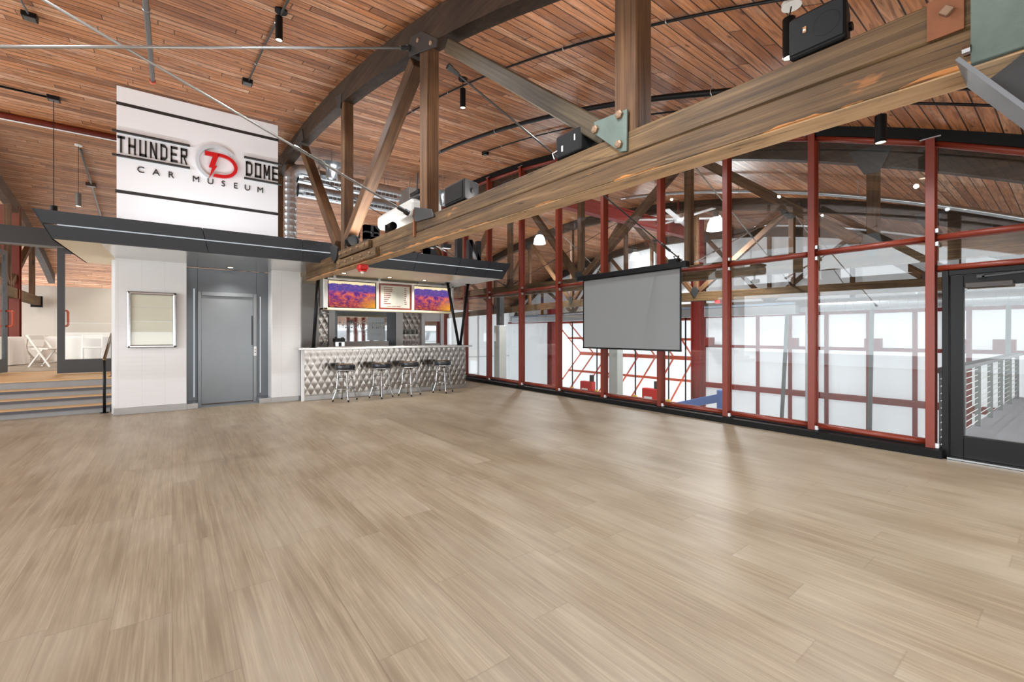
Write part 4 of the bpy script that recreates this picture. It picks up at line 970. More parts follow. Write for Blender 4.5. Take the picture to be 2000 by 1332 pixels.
def tv(x0, x1, label):
    o = thing('television', label, 'screen', ((x0 + x1) / 2, hy + 0.05, hz0 + 0.05), 'lit screens over the bar')
    z0, z1 = hz0 + 0.055, hz1 - 0.05
    MB().box(x0, x1, hy + 0.02, hy + 0.07, z0, z1).build('casing', BLACK, o)
    MB().add([(x0 + 0.012, hy + 0.018, z0 + 0.012), (x1 - 0.012, hy + 0.018, z0 + 0.012), (x1 - 0.012, hy + 0.018, z1 - 0.01), (x0 + 0.012, hy + 0.018, z1 - 0.01)], [(0, 1, 2, 3)]).build('display', TV, o, uv=lambda p: ((p.x - x0) / (x1 - x0), (p.z - z0) / (z1 - z0)))
tv(2.44, 3.48, 'left lit screen over the bar showing a purple and orange autumn valley')
tv(4.42, 5.42, 'right lit screen over the bar showing a purple and orange autumn valley')
mn = thing('menu_board', 'cream menu board with dark red border between the two bar screens', 'menu board', (3.95, hy, hz0 + 0.05))
mx0, mx1, mz0, mz1 = 3.555, 4.35, 1.955, 2.55
MB().box(mx0, mx1, hy + 0.02, hy + 0.06, mz0, mz1).build('border', MENUR, mn)
MB().box(mx0 + 0.04, mx1 - 0.04, hy + 0.014, hy + 0.03, mz0 + 0.035, mz1 - 0.04).build('card', MENU, mn)
m = MB()
for i, (w, w2) in enumerate(((.2, .05), (.2, .06), (.19, .05), (.15, .06), (.17, .06), (.15, .05), (.1, .05), (.07, .06), (.16, .06))):
    z = mz1 - 0.085 - i * 0.047; x = mx0 + 0.12; e = x + w
    while x < e:
        q = random.uniform(0.010, 0.016); m.box(x, x + q, hy + 0.011, hy + 0.014, z - 0.011, z + 0.011); x += q + 0.006
    x = mx1 - 0.17
    for k in range(3 if w2 > .055 else 2): m.box(x, x + 0.013, hy + 0.011, hy + 0.014, z - 0.011, z + 0.011); x += 0.019
x = mx0 + 0.19
for k in range(20):
    if k % 7 != 6: m.box(x, x + 0.011, hy + 0.011, hy + 0.014, mz0 + 0.062, mz0 + 0.078)
    x += 0.017
m.build('lettering', MENUR, mn)
MB().box(mx0 + 0.01, mx1 - 0.01, hy + 0.002, hy + 0.006, mz0, mz1).build('glazing', GLASS, mn)
# back bar
wy = 12.0
bb = thing('wall_back_bar', None, None, (4.4, wy, 0), kind='structure')
MB().box(1.93, 6.25, wy + 0.05, wy + 0.15, 0, 2.66).build('wall_panel', WHITE, bb)
for a, b in ((2.94, 3.09), (4.74, 4.94), (5.53, 5.62), (6.15, 6.25), (2.62, 2.69)): MB().box(a, b, wy - 0.04, wy + 0.05, 0.0, 2.66).build('pilaster', WHITE, bb)
for a, b in ((2.69, 2.94), (4.94, 5.53)): quilt(MB(), a, b, 0.9, 2.6, wy + 0.04, 0.16, 0.30, 0.009, int((b - a) * 90), 150).build('quilted_panel', QST, bb, smooth=True)
MB().box(3.09, 3.15, wy - 0.03, wy + 0.05, 0.9, 2.5).box(4.48, 4.74, wy - 0.03, wy + 0.05, 0.9, 2.5).build('dark_panel', ELEVD, bb)
MB().box(1.93, 6.25, wy - 0.42, wy + 0.05, 0, 0.92).build('back_cabinet', WHITE, bb)
MB().box(1.95, 6.25, wy - 0.45, wy + 0.05, 0.92, 0.95).build('back_worktop', STEEL, bb)
MB().box(1.93, 2.02, 10.56, wy, 0, 2.64).build('bar_side_wall', WHITE, bb)
for z in (1.36, 1.90): MB().box(4.95, 5.53, wy - 0.2, wy + 0.02, z, z + 0.012).build('glass_shelf', GLASS, bb)
MB().box(2.69, 2.94, wy - 0.15, wy + 0.02, 1.88, 1.9).build('shelf', WHITE, bb)
MB().box(3.12, 4.5, wy - 0.1, wy - 0.0, 1.05, 1.18).build('mirror_ledge', WHITE, bb)
mr = thing('bar_mirror', 'large bar mirror with white museum lettering behind the counter', 'mirror', (3.8, wy, 1.18))
MB().box(3.15, 4.48, wy - 0.02, wy, 1.18, 2.45).build('mirror_glass', MIRROR, mr)
rc = A.Y(714, 636, wy)
def mring(name, r0, r1, a0, a1):
    m = MB(); n = 40
    for i in range(n):
        t0, t1 = math.radians(a0 + (a1 - a0) * i / n), math.radians(a0 + (a1 - a0) * (i + 1) / n)
        f = lambda r, t: (rc.x + r * math.cos(t), wy - 0.026, rc.z + r * math.sin(t))
        m.prism([f(r0, t0), f(r1, t0), f(r1, t1), f(r0, t1)], (0, 0.004, 0))
    m.build(name, WHITE, mr)
mring('ring', 0.135, 0.155, 30, 250); mring('ring', 0.105, 0.125, -95, 80)
MB().prism([(rc.x + x, wy - 0.026, rc.z + z) for x, z in ((-0.08, 0.09), (0.06, 0.09), (0.05, 0.06), (0.01, 0.06), (-0.03, -0.03), (0.0, -0.03), (-0.06, -0.15), (-0.04, -0.05), (-0.07, -0.05), (-0.02, 0.06), (-0.08, 0.06))], (0, 0.004, 0)).build('logo_bolt', WHITE, mr)
letters('THUNDER', A.Y(661, 636, wy).x, rc.x - 0.18, rc.z - 0.07, rc.z + 0.09, 0.004, 'letter', WHITE, mr, y=wy - 0.022)
letters('DOME', rc.x + 0.18, A.Y(753, 636, wy).x, rc.z - 0.07, rc.z + 0.09, 0.004, 'letter', WHITE, mr, y=wy - 0.022)
for i, ch in enumerate('CAR MUSEUM'):
    if ch != ' ':
        place(text_mesh(ch, 0.065, 0.002, 0.0, 1.0, 'CENTER'), (rc.x - 0.40 + 0.09 * i, wy - 0.024, rc.z - 0.26), (1, 0, 0), (0, 0, 1), (0, -1, 0)).build('letter', WHITE, mr)
# small second mirror at the right end
m2 = thing('wall_mirror', 'small mirror panel at the right end of the back bar', 'mirror', (5.9, wy, 1.1))
MB().box(5.64, 6.12, wy - 0.02, wy + 0.04, 1.1, 1.75).build('mirror_glass', MIRROR, m2)
# black struts between counter and canopy
def strut(label, pb, pt, yb=9.80, yt=9.80):
    a = A.Y(*pb, yb); b = A.Y(*pt, yt); a.z = 1.09
    d = (b - a).normalized(); k = (ZS - a.z) / d.z; b = a + d * k
    o = thing('canopy_strut', label, 'strut', a, 'black canopy struts')
    MB().tube([a, b], 0.035, 14).build('tube', BLACK, o, smooth=True)
    MB().lathe([(0, 0), (0.07, 0), (0.07, 0.012), (0, 0.012)], a, 20).lathe([(0, 0), (0.07, 0), (0.07, -0.012), (0, -0.012)], (b.x, b.y, ZS), 20).build('end_plate', BLACK, o)
strut('single leaning black strut at the left end of the bar counter', (612, 676), (622, 537))
strut('right hand black strut of the pair at the right end of the bar', (899, 674), (914, 556))
strut('left hand black strut of the pair at the right end of the bar', (896, 674), (882, 596))
# coffee machine, bottles and glasses
cm = A.Z(662, 674, 1.09)
cmx = A.Y(662, 670, 10.35).x
o = thing('coffee_machine', 'small black and chrome drinks machine on the bar left of the mirror', 'drinks machine', (cmx, 10.35, 1.09))
MB().box(cmx - 0.11, cmx + 0.11, 10.25, 10.45, 1.20, 1.28).build('top_unit', BLACK, o, bevel=0.008)
MB().box(cmx - 0.10, cmx + 0.10, 10.26, 10.44, 1.09, 1.20).build('body', CHROME, o, bevel=0.005)
MB().box(cmx - 0.03, cmx + 0.03, 10.24, 10.262, 1.10, 1.19).build('spout', BLACK, o, bevel=0.004)
MB().box(cmx - 0.10, cmx - 0.06, 10.27, 10.33, 1.28, 1.31).box(cmx + 0.04, cmx + 0.09, 10.27, 10.33, 1.28, 1.30).build('button', BLACK, o)
GBOT = glass_mat('bottle_glass', (0.75, 0.78, 0.76))
def bottle(name, label, px, h, r, y=10.38, z=1.09, grp='bottles and glasses on the bar'):
    x = A.Y(px, 668, y).x
    o = thing(name, label, 'bottle' if name == 'bottle' else 'glass', (x, y, z), grp)
    if name == 'bottle':
        MB().lathe([(0, 0), (r, 0), (r, h * .6), (r * .4, h * .75), (r * .35, h * .93), (0, h * .93)], (x, y, z), 16).build('body', GBOT, o, smooth=True)
        MB().lathe([(0, h * .93), (r * .42, h * .93), (r * .42, h), (0, h)], (x, y, z), 12).build('cap', DARKM, o)
    else: MB().lathe([(0, 0), (r * .8, 0), (r, h), (r * .93, h), (r * .72, 0.008), (0, 0.008)], (x, y, z), 16).build('bowl', GBOT, o, smooth=True)
bottle('bottle', 'taller glass bottle beside the black strut at the left end of the bar', 637, 0.20, 0.035)
bottle('bottle', 'short bottle just left of the drinks machine on the bar', 632, 0.13, 0.04, 10.45)
for i, px in enumerate((789, 797, 806, 814)):
    bottle('drinking_glass', f'{ORD[i]} drinking glass from the left on the lower glass shelf of the quilted niche', px, 0.13, 0.035, 11.9, 1.374, 'glasses in the quilted niche')
# bar stools
def make_stool(x, y, label, rz):
    o = thing('bar_stool', label, 'bar stool', (0, 0, 0), 'bar stools')
    MB().lathe([(0, 0.635), (0.18, 0.635), (0.195, 0.65), (0.20, 0.69), (0.197, 0.73), (0.185, 0.75), (0, 0.75)], (0, 0, 0), 32).build('seat', VINYL, o, smooth=False)
    MB().lathe([(0.0, 0.758), (0.14, 0.757), (0.178, 0.752), (0.183, 0.747), (0, 0.747)], (0, 0, 0), 32).build('seat_top', BRASS, o, smooth=True, label='worn gold brown seat top')
    MB().lathe([(0.183, 0.632), (0.199, 0.632), (0.199, 0.646), (0.183, 0.646)], (0, 0, 0), 32).build('seat_band', CHROME, o)
    MB().lathe([(0, 0.585), (0.04, 0.585), (0.10, 0.62), (0.10, 0.636), (0, 0.636)], (0, 0, 0), 20).build('swivel', CHROME, o, smooth=True)
    for k in range(4):
        a = PI / 4 + k * PI / 2; c, s = math.cos(a), math.sin(a)
        pts = [(0.06 * c, 0.06 * s, 0.622), (0.12 * c, 0.12 * s, 0.612), (0.142 * c, 0.142 * s, 0.57), (0.165 * c, 0.165 * s, 0.27), (0.175 * c, 0.175 * s, 0.22), (0.235 * c, 0.235 * s, 0.05), (0.24 * c, 0.24 * s, 0.02)]
        l = MB().tube(pts, 0.0135, 10).build('leg', CHROME, o, smooth=True)
        MB().lathe([(0, 0), (0.017, 0), (0.017, 0.03), (0, 0.03)], (0.24 * c, 0.24 * s, 0), 10).build('foot', BLACK, l)
    MB().ring((0, 0, 0.255), 0.182, 0.011, 36, 8).build('foot_ring', CHROME, o, smooth=True)
    MB().ring((0, 0, 0.47), 0.155, 0.008, 36, 8).build('upper_ring', CHROME, o, smooth=True)
    o.location = (x, y, 0); o.rotation_euler = (0, 0, rz); return o
sp4 = [(674, 9.36), (744.5, 9.34), (800, 9.34), (865, 9.34)]
names = ['leftmost chrome bar stool with black round seat, standing well apart from the other three', 'second chrome bar stool from the left in front of the quilted bar', 'third chrome bar stool from the left in front of the quilted bar', 'rightmost chrome bar stool with black round seat at the quilted bar']
rzs = [0.78, 0.5, 0.55, 0.62]
st0 = make_stool(A.Y(674, 715, 9.36).x, 9.36, names[0], rzs[0])
for i in (1, 2, 3): dup(st0, (A.Y(sp4[i][0], 715, sp4[i][1]).x, sp4[i][1], 0), rzs[i], names[i])
# ---------------------------------------------------------------- projection screen
sx = 6.50
y1, y0 = A.X(1139, 600, sx).y, A.X(1331, 600, sx).y
cy1, cy0 = A.X(1130, 545, sx).y, A.X(1343, 515, sx).y
zb_s, zt_s = 1.085, 2.46
pr = thing('projection_screen', 'grey projection screen hanging from a black case in front of the glass wall', 'projection screen', (sx, (y0 + y1) / 2, zb_s))
MB().box(sx - 0.05, sx + 0.06, cy0, cy1, zt_s, zt_s + 0.10).build('case', BLACK, pr, bevel=0.008)
MB().box(sx - 0.004, sx + 0.004, y0, y1, zb_s + 0.02, zt_s).build('fabric', BLACK, pr)
MB().box(sx - 0.006, sx - 0.003, y0 + 0.03, y1 - 0.03, zb_s + 0.03, zt_s - 0.01).build('viewing_surface', SCREEN, pr)
MB().box(sx - 0.014, sx + 0.014, y0, y1, zb_s, zb_s + 0.03).build('weight_bar', BLACK, pr, bevel=0.004)
for y in (cy0 + 0.35, cy1 - 0.35): MB().box(sx + 0.0, GX - 0.003, y - 0.02, y + 0.02, zt_s + 0.03, zt_s + 0.07).build('wall_bracket', BLACK, pr)
wv = [(sx + 0.03, cy0 + 0.25, zt_s + 0.1), (sx + 0.1, cy0 + 0.22, zt_s + 0.22), (sx + 0.16, cy0 + 0.36, zt_s + 0.24), (sx + 0.2, cy0 + 0.30, zt_s + 0.12), (sx + 0.1, cy0 + 0.16, zt_s + 0.16)]
MB().tube(wv, 0.008, 6).box(sx, sx + 0.12, cy0 + 0.2, cy0 + 0.36, zt_s + 0.10, zt_s + 0.17).build('cable', BLACK, pr)
# ---------------------------------------------------------------- raised room at the left
use(A)
pf_ = struct(MB().box(-9, -1.1, 11.335, 21.6, 0, PZ).box(-1.1, 1.9, 13.05, 21.6, 0, PZ).build('floor_raised', TAN, loc=(0, 0, 0)))
struct(MB().box(-9, 1.9, 14.0, 21.5, PZ, PZ + 0.004).build('floor_raised_boards', FLOOR, loc=(0, 0, 0)))
sp_ = thing('entry_steps', 'wide grey wood steps with tan treads leading up to the raised room', 'steps', (-3, 10.9, 0))
for i in range(4):
    y = 10.50 + 0.27 * i; z = PZ / 4 * i; zz = PZ / 4 * (i + 1)
    MB().box(-9, -1.11, y, 11.32, z, zz - 0.02).build('riser', STEP, sp_)
    if i < 3:
        MB().box(-9, -1.11, y - 0.02, y + 0.27, zz - 0.02, zz).build('tread', TAN, sp_)
        MB().box(-9, -1.11, y - 0.022, y - 0.004, zz - 0.055, zz - 0.012).build('nosing', NOSE, sp_)
MB().box(-9, -1.11, 11.29, 11.33, PZ - 0.02, PZ + 0.002).build('top_nosing', TAN, sp_)
hr = thing('handrail', 'dark metal handrail at the right side of the steps by the white pier', 'handrail', (-1.2, 10.7, 0))
q0 = A.Z(204, 803, 0); q0.y = 10.40; q0.x = A.Y(204, 800, 10.40).x
q1y = 11.55; q1x = A.Y(219.5, 700, q1y).x
za_, zb2 = A.Y(204, 702, 10.40).z, A.Y(219, 652, q1y).z
MB().tube([(q0.x, q0.y, 0), (q0.x, q0.y, za_)], 0.022, 12).build('lower_post', BLACK, hr, smooth=True)
MB().tube([(q1x, q1y, PZ), (q1x, q1y, zb2)], 0.022, 12).build('upper_post', BLACK, hr, smooth=True)
MB().tube([(q0.x, q0.y - 0.02, za_ - 0.02), (q0.x, q0.y, za_ + 0.01), (q1x, q1y - 0.08, zb2 + 0.0), (q1x, q1y, zb2 - 0.01), (q1x, q1y, zb2 - 0.06)], 0.024, 12).build('rail', simple('bronze_rail', (96, 78, 56), 0.3, 0.8), hr, smooth=True)
MB().lathe([(0, 0), (0.06, 0), (0.06, 0.01), (0, 0.01)], (q0.x, q0.y, 0), 20).lathe([(0, 0), (0.06, 0), (0.06, 0.01), (0, 0.01)], (q1x, q1y, PZ), 20).build('base_plate', BLACK, hr)
# glazed screen with doors
ys_ = 12.75
ws = thing('window_20', None, None, (-5, ys_, PZ), kind='structure')
zh0, zh1 = 3.16, 3.50
MB().box(-9, -1.10, ys_ - 0.06, ys_ + 0.08, zh0, zh1).build('header_beam', simple('dark_header', (40, 41, 43), 0.4), ws)
MB().box(-9, -1.10, ys_ - 0.07, ys_ + 0.09, zh0 - 0.03, zh0).build('header_lip', GREYM, ws)
zr = 5.58
MB().box(-9, -0.98, ys_, ys_ + 0.012, zh1, zr).build('upper_pane', GLASS, ws)
MB().tube([(-9, ys_ - 0.01, zr + 0.04), (-0.98, ys_ - 0.01, zr + 0.04)], 0.06, 12).build('head_rail', RED, ws, smooth=True)
MB().box(-9, -0.98, ys_ + 0.0, ys_ + 0.05, zr + 0.03, 5.70).build('head_strip', KERB, ws)
MB().box(-9, -0.98, ys_ - 0.016, ys_ - 0.0, zr - 0.04, zr - 0.02).build('glass_edge', LABELW, ws)
MB().box(-9, -3.27, ys_, ys_ + 0.012, PZ + 0.05, zh0).build('side_pane', GLASS, ws)
def leaf(n, hinge, direction, handle_side, label):
    """glazed leaf; local run along unit vector direction from the hinge"""
    o = thing('door_%d' % n, label, None, hinge, kind='structure')
    h = Vector(hinge); d = Vector(direction); nrm = Vector((-d.y, d.x, 0)); L = 1.05
    DK = simple('dark_grey_door_frame', (58, 60, 62), 0.4, 0.2)
    def seg(a, b, z0, z1, t, name, mat):
        p = h + d * a; q = h + d * b
        MB().prism([p + nrm * t + Vector((0, 0, z0)), q + nrm * t + Vector((0, 0, z0)), q - nrm * t + Vector((0, 0, z0)), p - nrm * t + Vector((0, 0, z0))], (0, 0, z1 - z0)).build(name, mat, o)
    z0, z1 = 0.02, zh0 - PZ - 0.03
    seg(0, 0.10, z0, z1, 0.025, 'stile', DK); seg(L - 0.11, L, z0, z1, 0.025, 'stile', DK)
    seg(0.10, L - 0.11, z0, z0 + 0.28, 0.025, 'bottom_rail', DK); seg(0.10, L - 0.11, z1 - 0.1, z1, 0.025, 'top_rail', DK)
    seg(0.10, L - 0.11, z0 + 0.28, z1 - 0.1, 0.006, 'door_pane', GLASS)
    c = h + d * (L - 0.055); zc_ = 1.15
    for e in ((-d, nrm) if n == 2 else (nrm, -nrm)):
        if n == 2 and e is nrm: continue
        if n == 2: c = h + d * (L - 0.03) - nrm * 0.04
        MB().tube([c + e * 0.02 + Vector((0, 0, zc_ - 0.16)), c + e * 0.10 + Vector((0, 0, zc_ - 0.16)), c + e * 0.12 + Vector((0, 0, zc_ - 0.13)), c + e * 0.12 + Vector((0, 0, zc_ + 0.13)), c + e * 0.10 + Vector((0, 0, zc_ + 0.16)), c + e * 0.02 + Vector((0, 0, zc_ + 0.16))], 0.021, 10).build('pull_handle', HANDLE, o, smooth=True, label='orange red pull handle')
    return o
leaf(2, (-1.10, ys_ + 0.01, PZ), (-1, 0, 0), 1, None)
leaf(3, (-3.22, ys_ + 0.03, PZ), (0.12, 0.993, 0), 1, None)
MB().box(-3.27, -3.21, ys_ - 0.04, ys_ + 0.06, PZ, zh0).build('jamb', BLACK, ws)
# partition and things beyond
struct(MB().box(-9, 1.9, 21.5, 21.65, PZ, 3.02).build('wall_far_partition', WARMW))
use(R)
for i, (px, lab) in enumerate(((6, 'leftmost dark red steel column in the raised room behind the open door'), (26, 'dark red steel column beside the timber post beyond the open glass door'))):
    p = R.Y(px, 500, 18.5)
    o = thing('steel_column', lab, 'column', (p.x, 18.5, PZ), 'red steel columns in the raised room')
    MB().box(p.x - 0.12, p.x + 0.12, 18.45, 18.47, PZ, 5.0).box(p.x - 0.12, p.x + 0.12, 18.71, 18.73, PZ, 5.0).box(p.x - 0.01, p.x + 0.01, 18.47, 18.71, PZ, 5.0).build('shaft', RED, o)
use(A)
def make_chair(label):
    o = thing('folding_chair', label, 'chair', (0, 0, 0), 'white folding chairs')
    for s in (-1, 1):
        x = 0.20 * s
        MB().bar((x, 0.28, 0.0), (x, -0.24, 0.80), 0.025, 0.045, (0, 1, 0)).build('long_leg', CHAIRW, o, bevel=0.004)
        MB().bar((x * 0.88, -0.22, 0.0), (x * 0.88, 0.10, 0.46), 0.025, 0.04, (0, 1, 0)).build('short_leg', CHAIRW, o, bevel=0.004)
    MB().box(-0.185, 0.185, -0.17, 0.22, 0.43, 0.465).build('seat', CHAIRW, o, bevel=0.012, seg=2)
    MB().bar((-0.20, -0.205, 0.745), (0.20, -0.205, 0.745), 0.022, 0.11).build('backrest', CHAIRW, o, bevel=0.006)
    MB().bar((-0.17, -0.20, 0.06), (0.17, -0.20, 0.06), 0.02, 0.035).build('rear_rung', CHAIRW, o); MB().bar((-0.2, 0.20, 0.12), (0.2, 0.20, 0.12), 0.02, 0.03).build('front_rung', CHAIRW, o)
    return o
def table(label, x, y, r=0.76, h=0.75):
    o = thing('round_table', label, 'table', (x, y, PZ), 'round tables under white cloths')
    m = MB(); n = 72; prof = [(0, h), (r - 0.01, h), (r, h - 0.012)]
    rings = []
    for j in range(7):
        k = j / 6
        rings.append((k, h - 0.012 - (h - 0.03) * k))
    m.v.append(Vector((x, y, PZ + h)));
    for i in range(n):
        a = 2 * PI * i / n; m.v.append(Vector((x + r * math.cos(a), y + r * math.sin(a), PZ + h)))
    for j, (k, z) in enumerate(rings):
        for i in range(n):
            a = 2 * PI * i / n; rr = r + 0.01 + k * (0.07 + 0.05 * math.sin(a * 14 + 0.6 * math.sin(3 * a)))
            m.v.append(Vector((x + rr * math.cos(a), y + rr * math.sin(a), PZ + z)))
    for i in range(n):
        i2 = (i + 1) % n; m.f.append((0, 1 + i, 1 + i2))
        for j in range(7): m.f.append((1 + j * n + i, 1 + (j + 1) * n + i, 1 + (j + 1) * n + i2, 1 + j * n + i2))
    m.build('tablecloth', CLOTH, o, smooth=True)
    MB().lathe([(0, 0.01), (0.28, 0.01), (0.28, 0.04), (0.04, 0.06), (0.04, h - 0.03), (r - 0.04, h - 0.03), (r - 0.04, h - 0.006), (0, h - 0.006)], (x, y, PZ), 24).build('pedestal', GREYM, o)
ta = A.Z(150, 705, PZ); tb = A.Z(36, 708, PZ); tc = A.Z(195, 690, PZ)
table('white draped round table behind the closed glass door at the left', -2.6, 18.6)
table('white draped round table seen through the open glass doorway', -4.35, 17.4)
cpos = [((88, 716), 1.05 + PI, 'white folding chair nearest the open glass doorway, seen from its side'), ((180, 710), 0.1 + PI, 'white folding chair facing away behind the closed glass door'), ((38, 706), 2.2 + PI, 'white folding chair partly behind the open door leaf'), ((70, 706), 0.4, 'white folding chair on the far side next to the open doorway')]
c0_ = make_chair(cpos[0][2]); p = A.Z(*cpos[0][0], PZ); c0_.location = (p.x, p.y, PZ); c0_.rotation_euler = (0, 0, cpos[0][1])
for (px, rz, lab) in cpos[1:]:
    p = A.Z(*px, PZ); dup(c0_, (p.x, p.y, PZ), rz, lab)
# ---------------------------------------------------------------- the hall beyond the glass (roof frame)
use(R)
XE, ZF, ZT = 19.2, -3.4, 2.16
struct(MB().box(7.0, 19.4, -3.5, 25.3, ZF - 0.2, ZF).build('floor_hall', CONC))
we = thing('wall_hall_end', None, None, (XE, 5, ZF), kind='structure')
mu = MB(); yy = [-2.4 + 0.6 * k for k in range(47)]
for a, b in zip(yy, yy[1:]):
    mu.prism([(XE + 0.02, a, ZT), (XE + 0.02, b, ZT), (XE + 0.02, b, zc(b, XE)), (XE + 0.02, a, zc(a, XE))], (0.1, 0, 0))
mu.build('upper_panel', HALLU, we)
YD0, YD1 = 11.0, 20.3
MB().box(XE + 0.04, XE + 0.1, -3.4, YD0, ZF, ZT).build('lower_panel', HALLW, we)
MB().box(XE + 0.04, XE + 0.1, YD1, 25.2, ZF, ZT).build('lower_panel', HALLW, we)
MB().box(XE - 0.06, XE + 0.04, -3.4, 25.0, ZT - 0.07, ZT + 0.05).build('head_girt', REDD, we)
MB().box(XE - 0.05, XE + 0.04, -3.4, YD0, 0.78, 0.90).build('girt', REDD, we)
MB().box(XE - 0.10, XE + 0.04, -3.4, YD0, -1.02, -0.80).build('girt', REDD, we)
MB().box(XE - 0.05, XE + 0.04, -3.4, YD0, -2.6, -2.5).build('girt', REDD, we)
studs = [8.09, 6.89, 5.68, 4.44, 3.23, 2.0, 0.8, -0.4, -1.6, 9.3, 10.4]
for y in studs: MB().box(XE - 0.04, XE + 0.04, y - 0.06, y + 0.06, ZF, ZT).build('stud', REDD, we)
# grey raking braces with red shoe plates
for i, (pt, pb) in enumerate((((1538, 612), (1523, 836)), ((1703, 607), (1697, 850)), ((1372, 616), (1372, 800)), ((1880, 603), (1874, 640)), ((1970, 603), (1965, 690)))):
    a = R.X(*pt, 18.3); b = R.X(*pb, 18.9); b.z = ZF
    o = thing('wall_brace', f'{ORD[i]} grey raking brace against the red framed hall wall' if i not in (2,) else 'grey raking brace beside the tall red column in the hall', 'brace', (b.x, b.y, ZF), 'grey raking braces')
    MB().bar((a.x, a.y, ZT + 0.05), b, 0.10, 0.12, (1, 0, 0)).build('shaft', POSTG, o)
    MB().box(18.9, XE - 0.05, a.y - 0.1, a.y + 0.35, 0.86, 1.22).build('shoe_plate', REDD, o)
    MB().box(18.1, XE - 0.05, a.y - 0.12, a.y + 0.12, ZT + 0.05, ZT + 0.2).build('top_bracket', DARKM, o)
bl = ['grey raking brace left of the wide steel mullion in the red framed hall wall', 'grey raking brace behind the glass bay next to the black door', None, 'grey raking brace seen through the upper left of the black door', 'grey raking brace seen through the black door at the picture edge']
bi = 0
for o in [x for x in bpy.data.objects if x.name.startswith('wall_brace') and x.parent is None]:
    if bl[bi]: o['label'] = bl[bi]
    bi += 1
# far side wall and floor-level white walls
ws_ = thing('wall_hall_side', None, None, (13, 25, ZF), kind='structure')
MB().box(7.0, XE + 0.1, 25.0, 25.1, ZF, zc(25, 13) + 0.1).build('panel', HALLW, ws_)
for z in (-0.2, -2.2): MB().box(7.0, XE, 24.93, 25.0, z, z + 0.06).build('girt', GALV, ws_)
for x in (8.5, 10.5, 12.5, 14.5, 16.5): MB().box(x, x + 0.12, 24.93, 25.0, ZF, 2.6).build('stud', WHITE, ws_)
struct(MB().box(7.0, XE, -3.5, -3.4, ZF, 1.6).build('wall_hall_near', WHITE2))
struct(MB().box(6.96, 7.04, -3.0, 25.0, ZF, -0.36).build('wall_hall_mezzanine', WHITE2))
struct(MB().box(6.96, 7.04, 13.25, 25.0, -0.36, 4.2).build('wall_hall_upper', WHITE2))
# red columns and beam framing the big door
def hcol(label, x, y, z1, w=0.34, d_=0.3, mat=REDD, z0=ZF):
    o = thing('steel_column', label, 'column', (x, y, z0), 'steel columns in the hall')
    MB().box(x - d_ / 2, x + d_ / 2, y - w / 2, y - w / 2 + 0.03, z0, z1).box(x - d_ / 2, x + d_ / 2, y + w / 2 - 0.03, y + w / 2, z0, z1).box(x - 0.012, x + 0.012, y - w / 2, y + w / 2, z0, z1).build('shaft', mat, o)
    MB().box(x - d_ / 2 - 0.08, x + d_ / 2 + 0.08, y - w / 2 - 0.08, y + w / 2 + 0.08, z0, z0 + 0.03).build('base_plate', DARKM, o)
    return o
pc = R.X(1362, 600, 15.6)
hcol('tall red steel column in the hall to the right of the projection screen', 15.6, pc.y, zc(pc.y, 15.6) - 0.1, 0.36, 0.30)
pc2 = R.X(1077, 650, 18.6)
hcol('red steel column in the hall left of the open door, behind the third glass bay', 18.6, pc2.y, 3.2, 0.42, 0.3)
pc3 = R.X(1203, 700, 12.0)
o = thing('concrete_column', 'pale grey column in the hall under the projection screen', 'column', (12.0, pc3.y, ZF)); MB().box(11.85, 12.15, pc3.y - 0.19, pc3.y + 0.19, ZF, zb(pc3.y)).build('shaft', CONCP, o, bevel=0.02)
pc4 = R.X(977, 650, 11.5)
o = thing('concrete_column', 'pale column with dark steel top in the hall seen through the leftmost clear bays', 'column', (11.5, pc4.y, ZF)); MB().box(11.3, 11.7, pc4.y - 0.2, pc4.y + 0.2, ZF, 1.75).build('shaft', CONCP, o, bevel=0.02); MB().box(11.38, 11.62, pc4.y - 0.12, pc4.y + 0.12, 1.75, 3.3).build('steel_top', DARKM, o)
bq0, bq1 = R.X(1215, 428, 10.6), R.X(1350, 466, 15.6)
o = thing('steel_beam', 'red steel beam high in the hall meeting the tall red column', 'beam', ((10.6 + 15.6) / 2, pc.y, bq1.z - 0.2))
zbm = bq1.z
MB().box(8.5, 15.7, pc.y - 0.12, pc.y + 0.12, zbm + 0.25, zbm + 0.28).box(8.5, 15.7, pc.y - 0.12, pc.y + 0.12, zbm - 0.12, zbm - 0.09).box(8.5, 15.7, pc.y - 0.01, pc.y + 0.01, zbm - 0.1, zbm + 0.26).build('section', REDD, o)
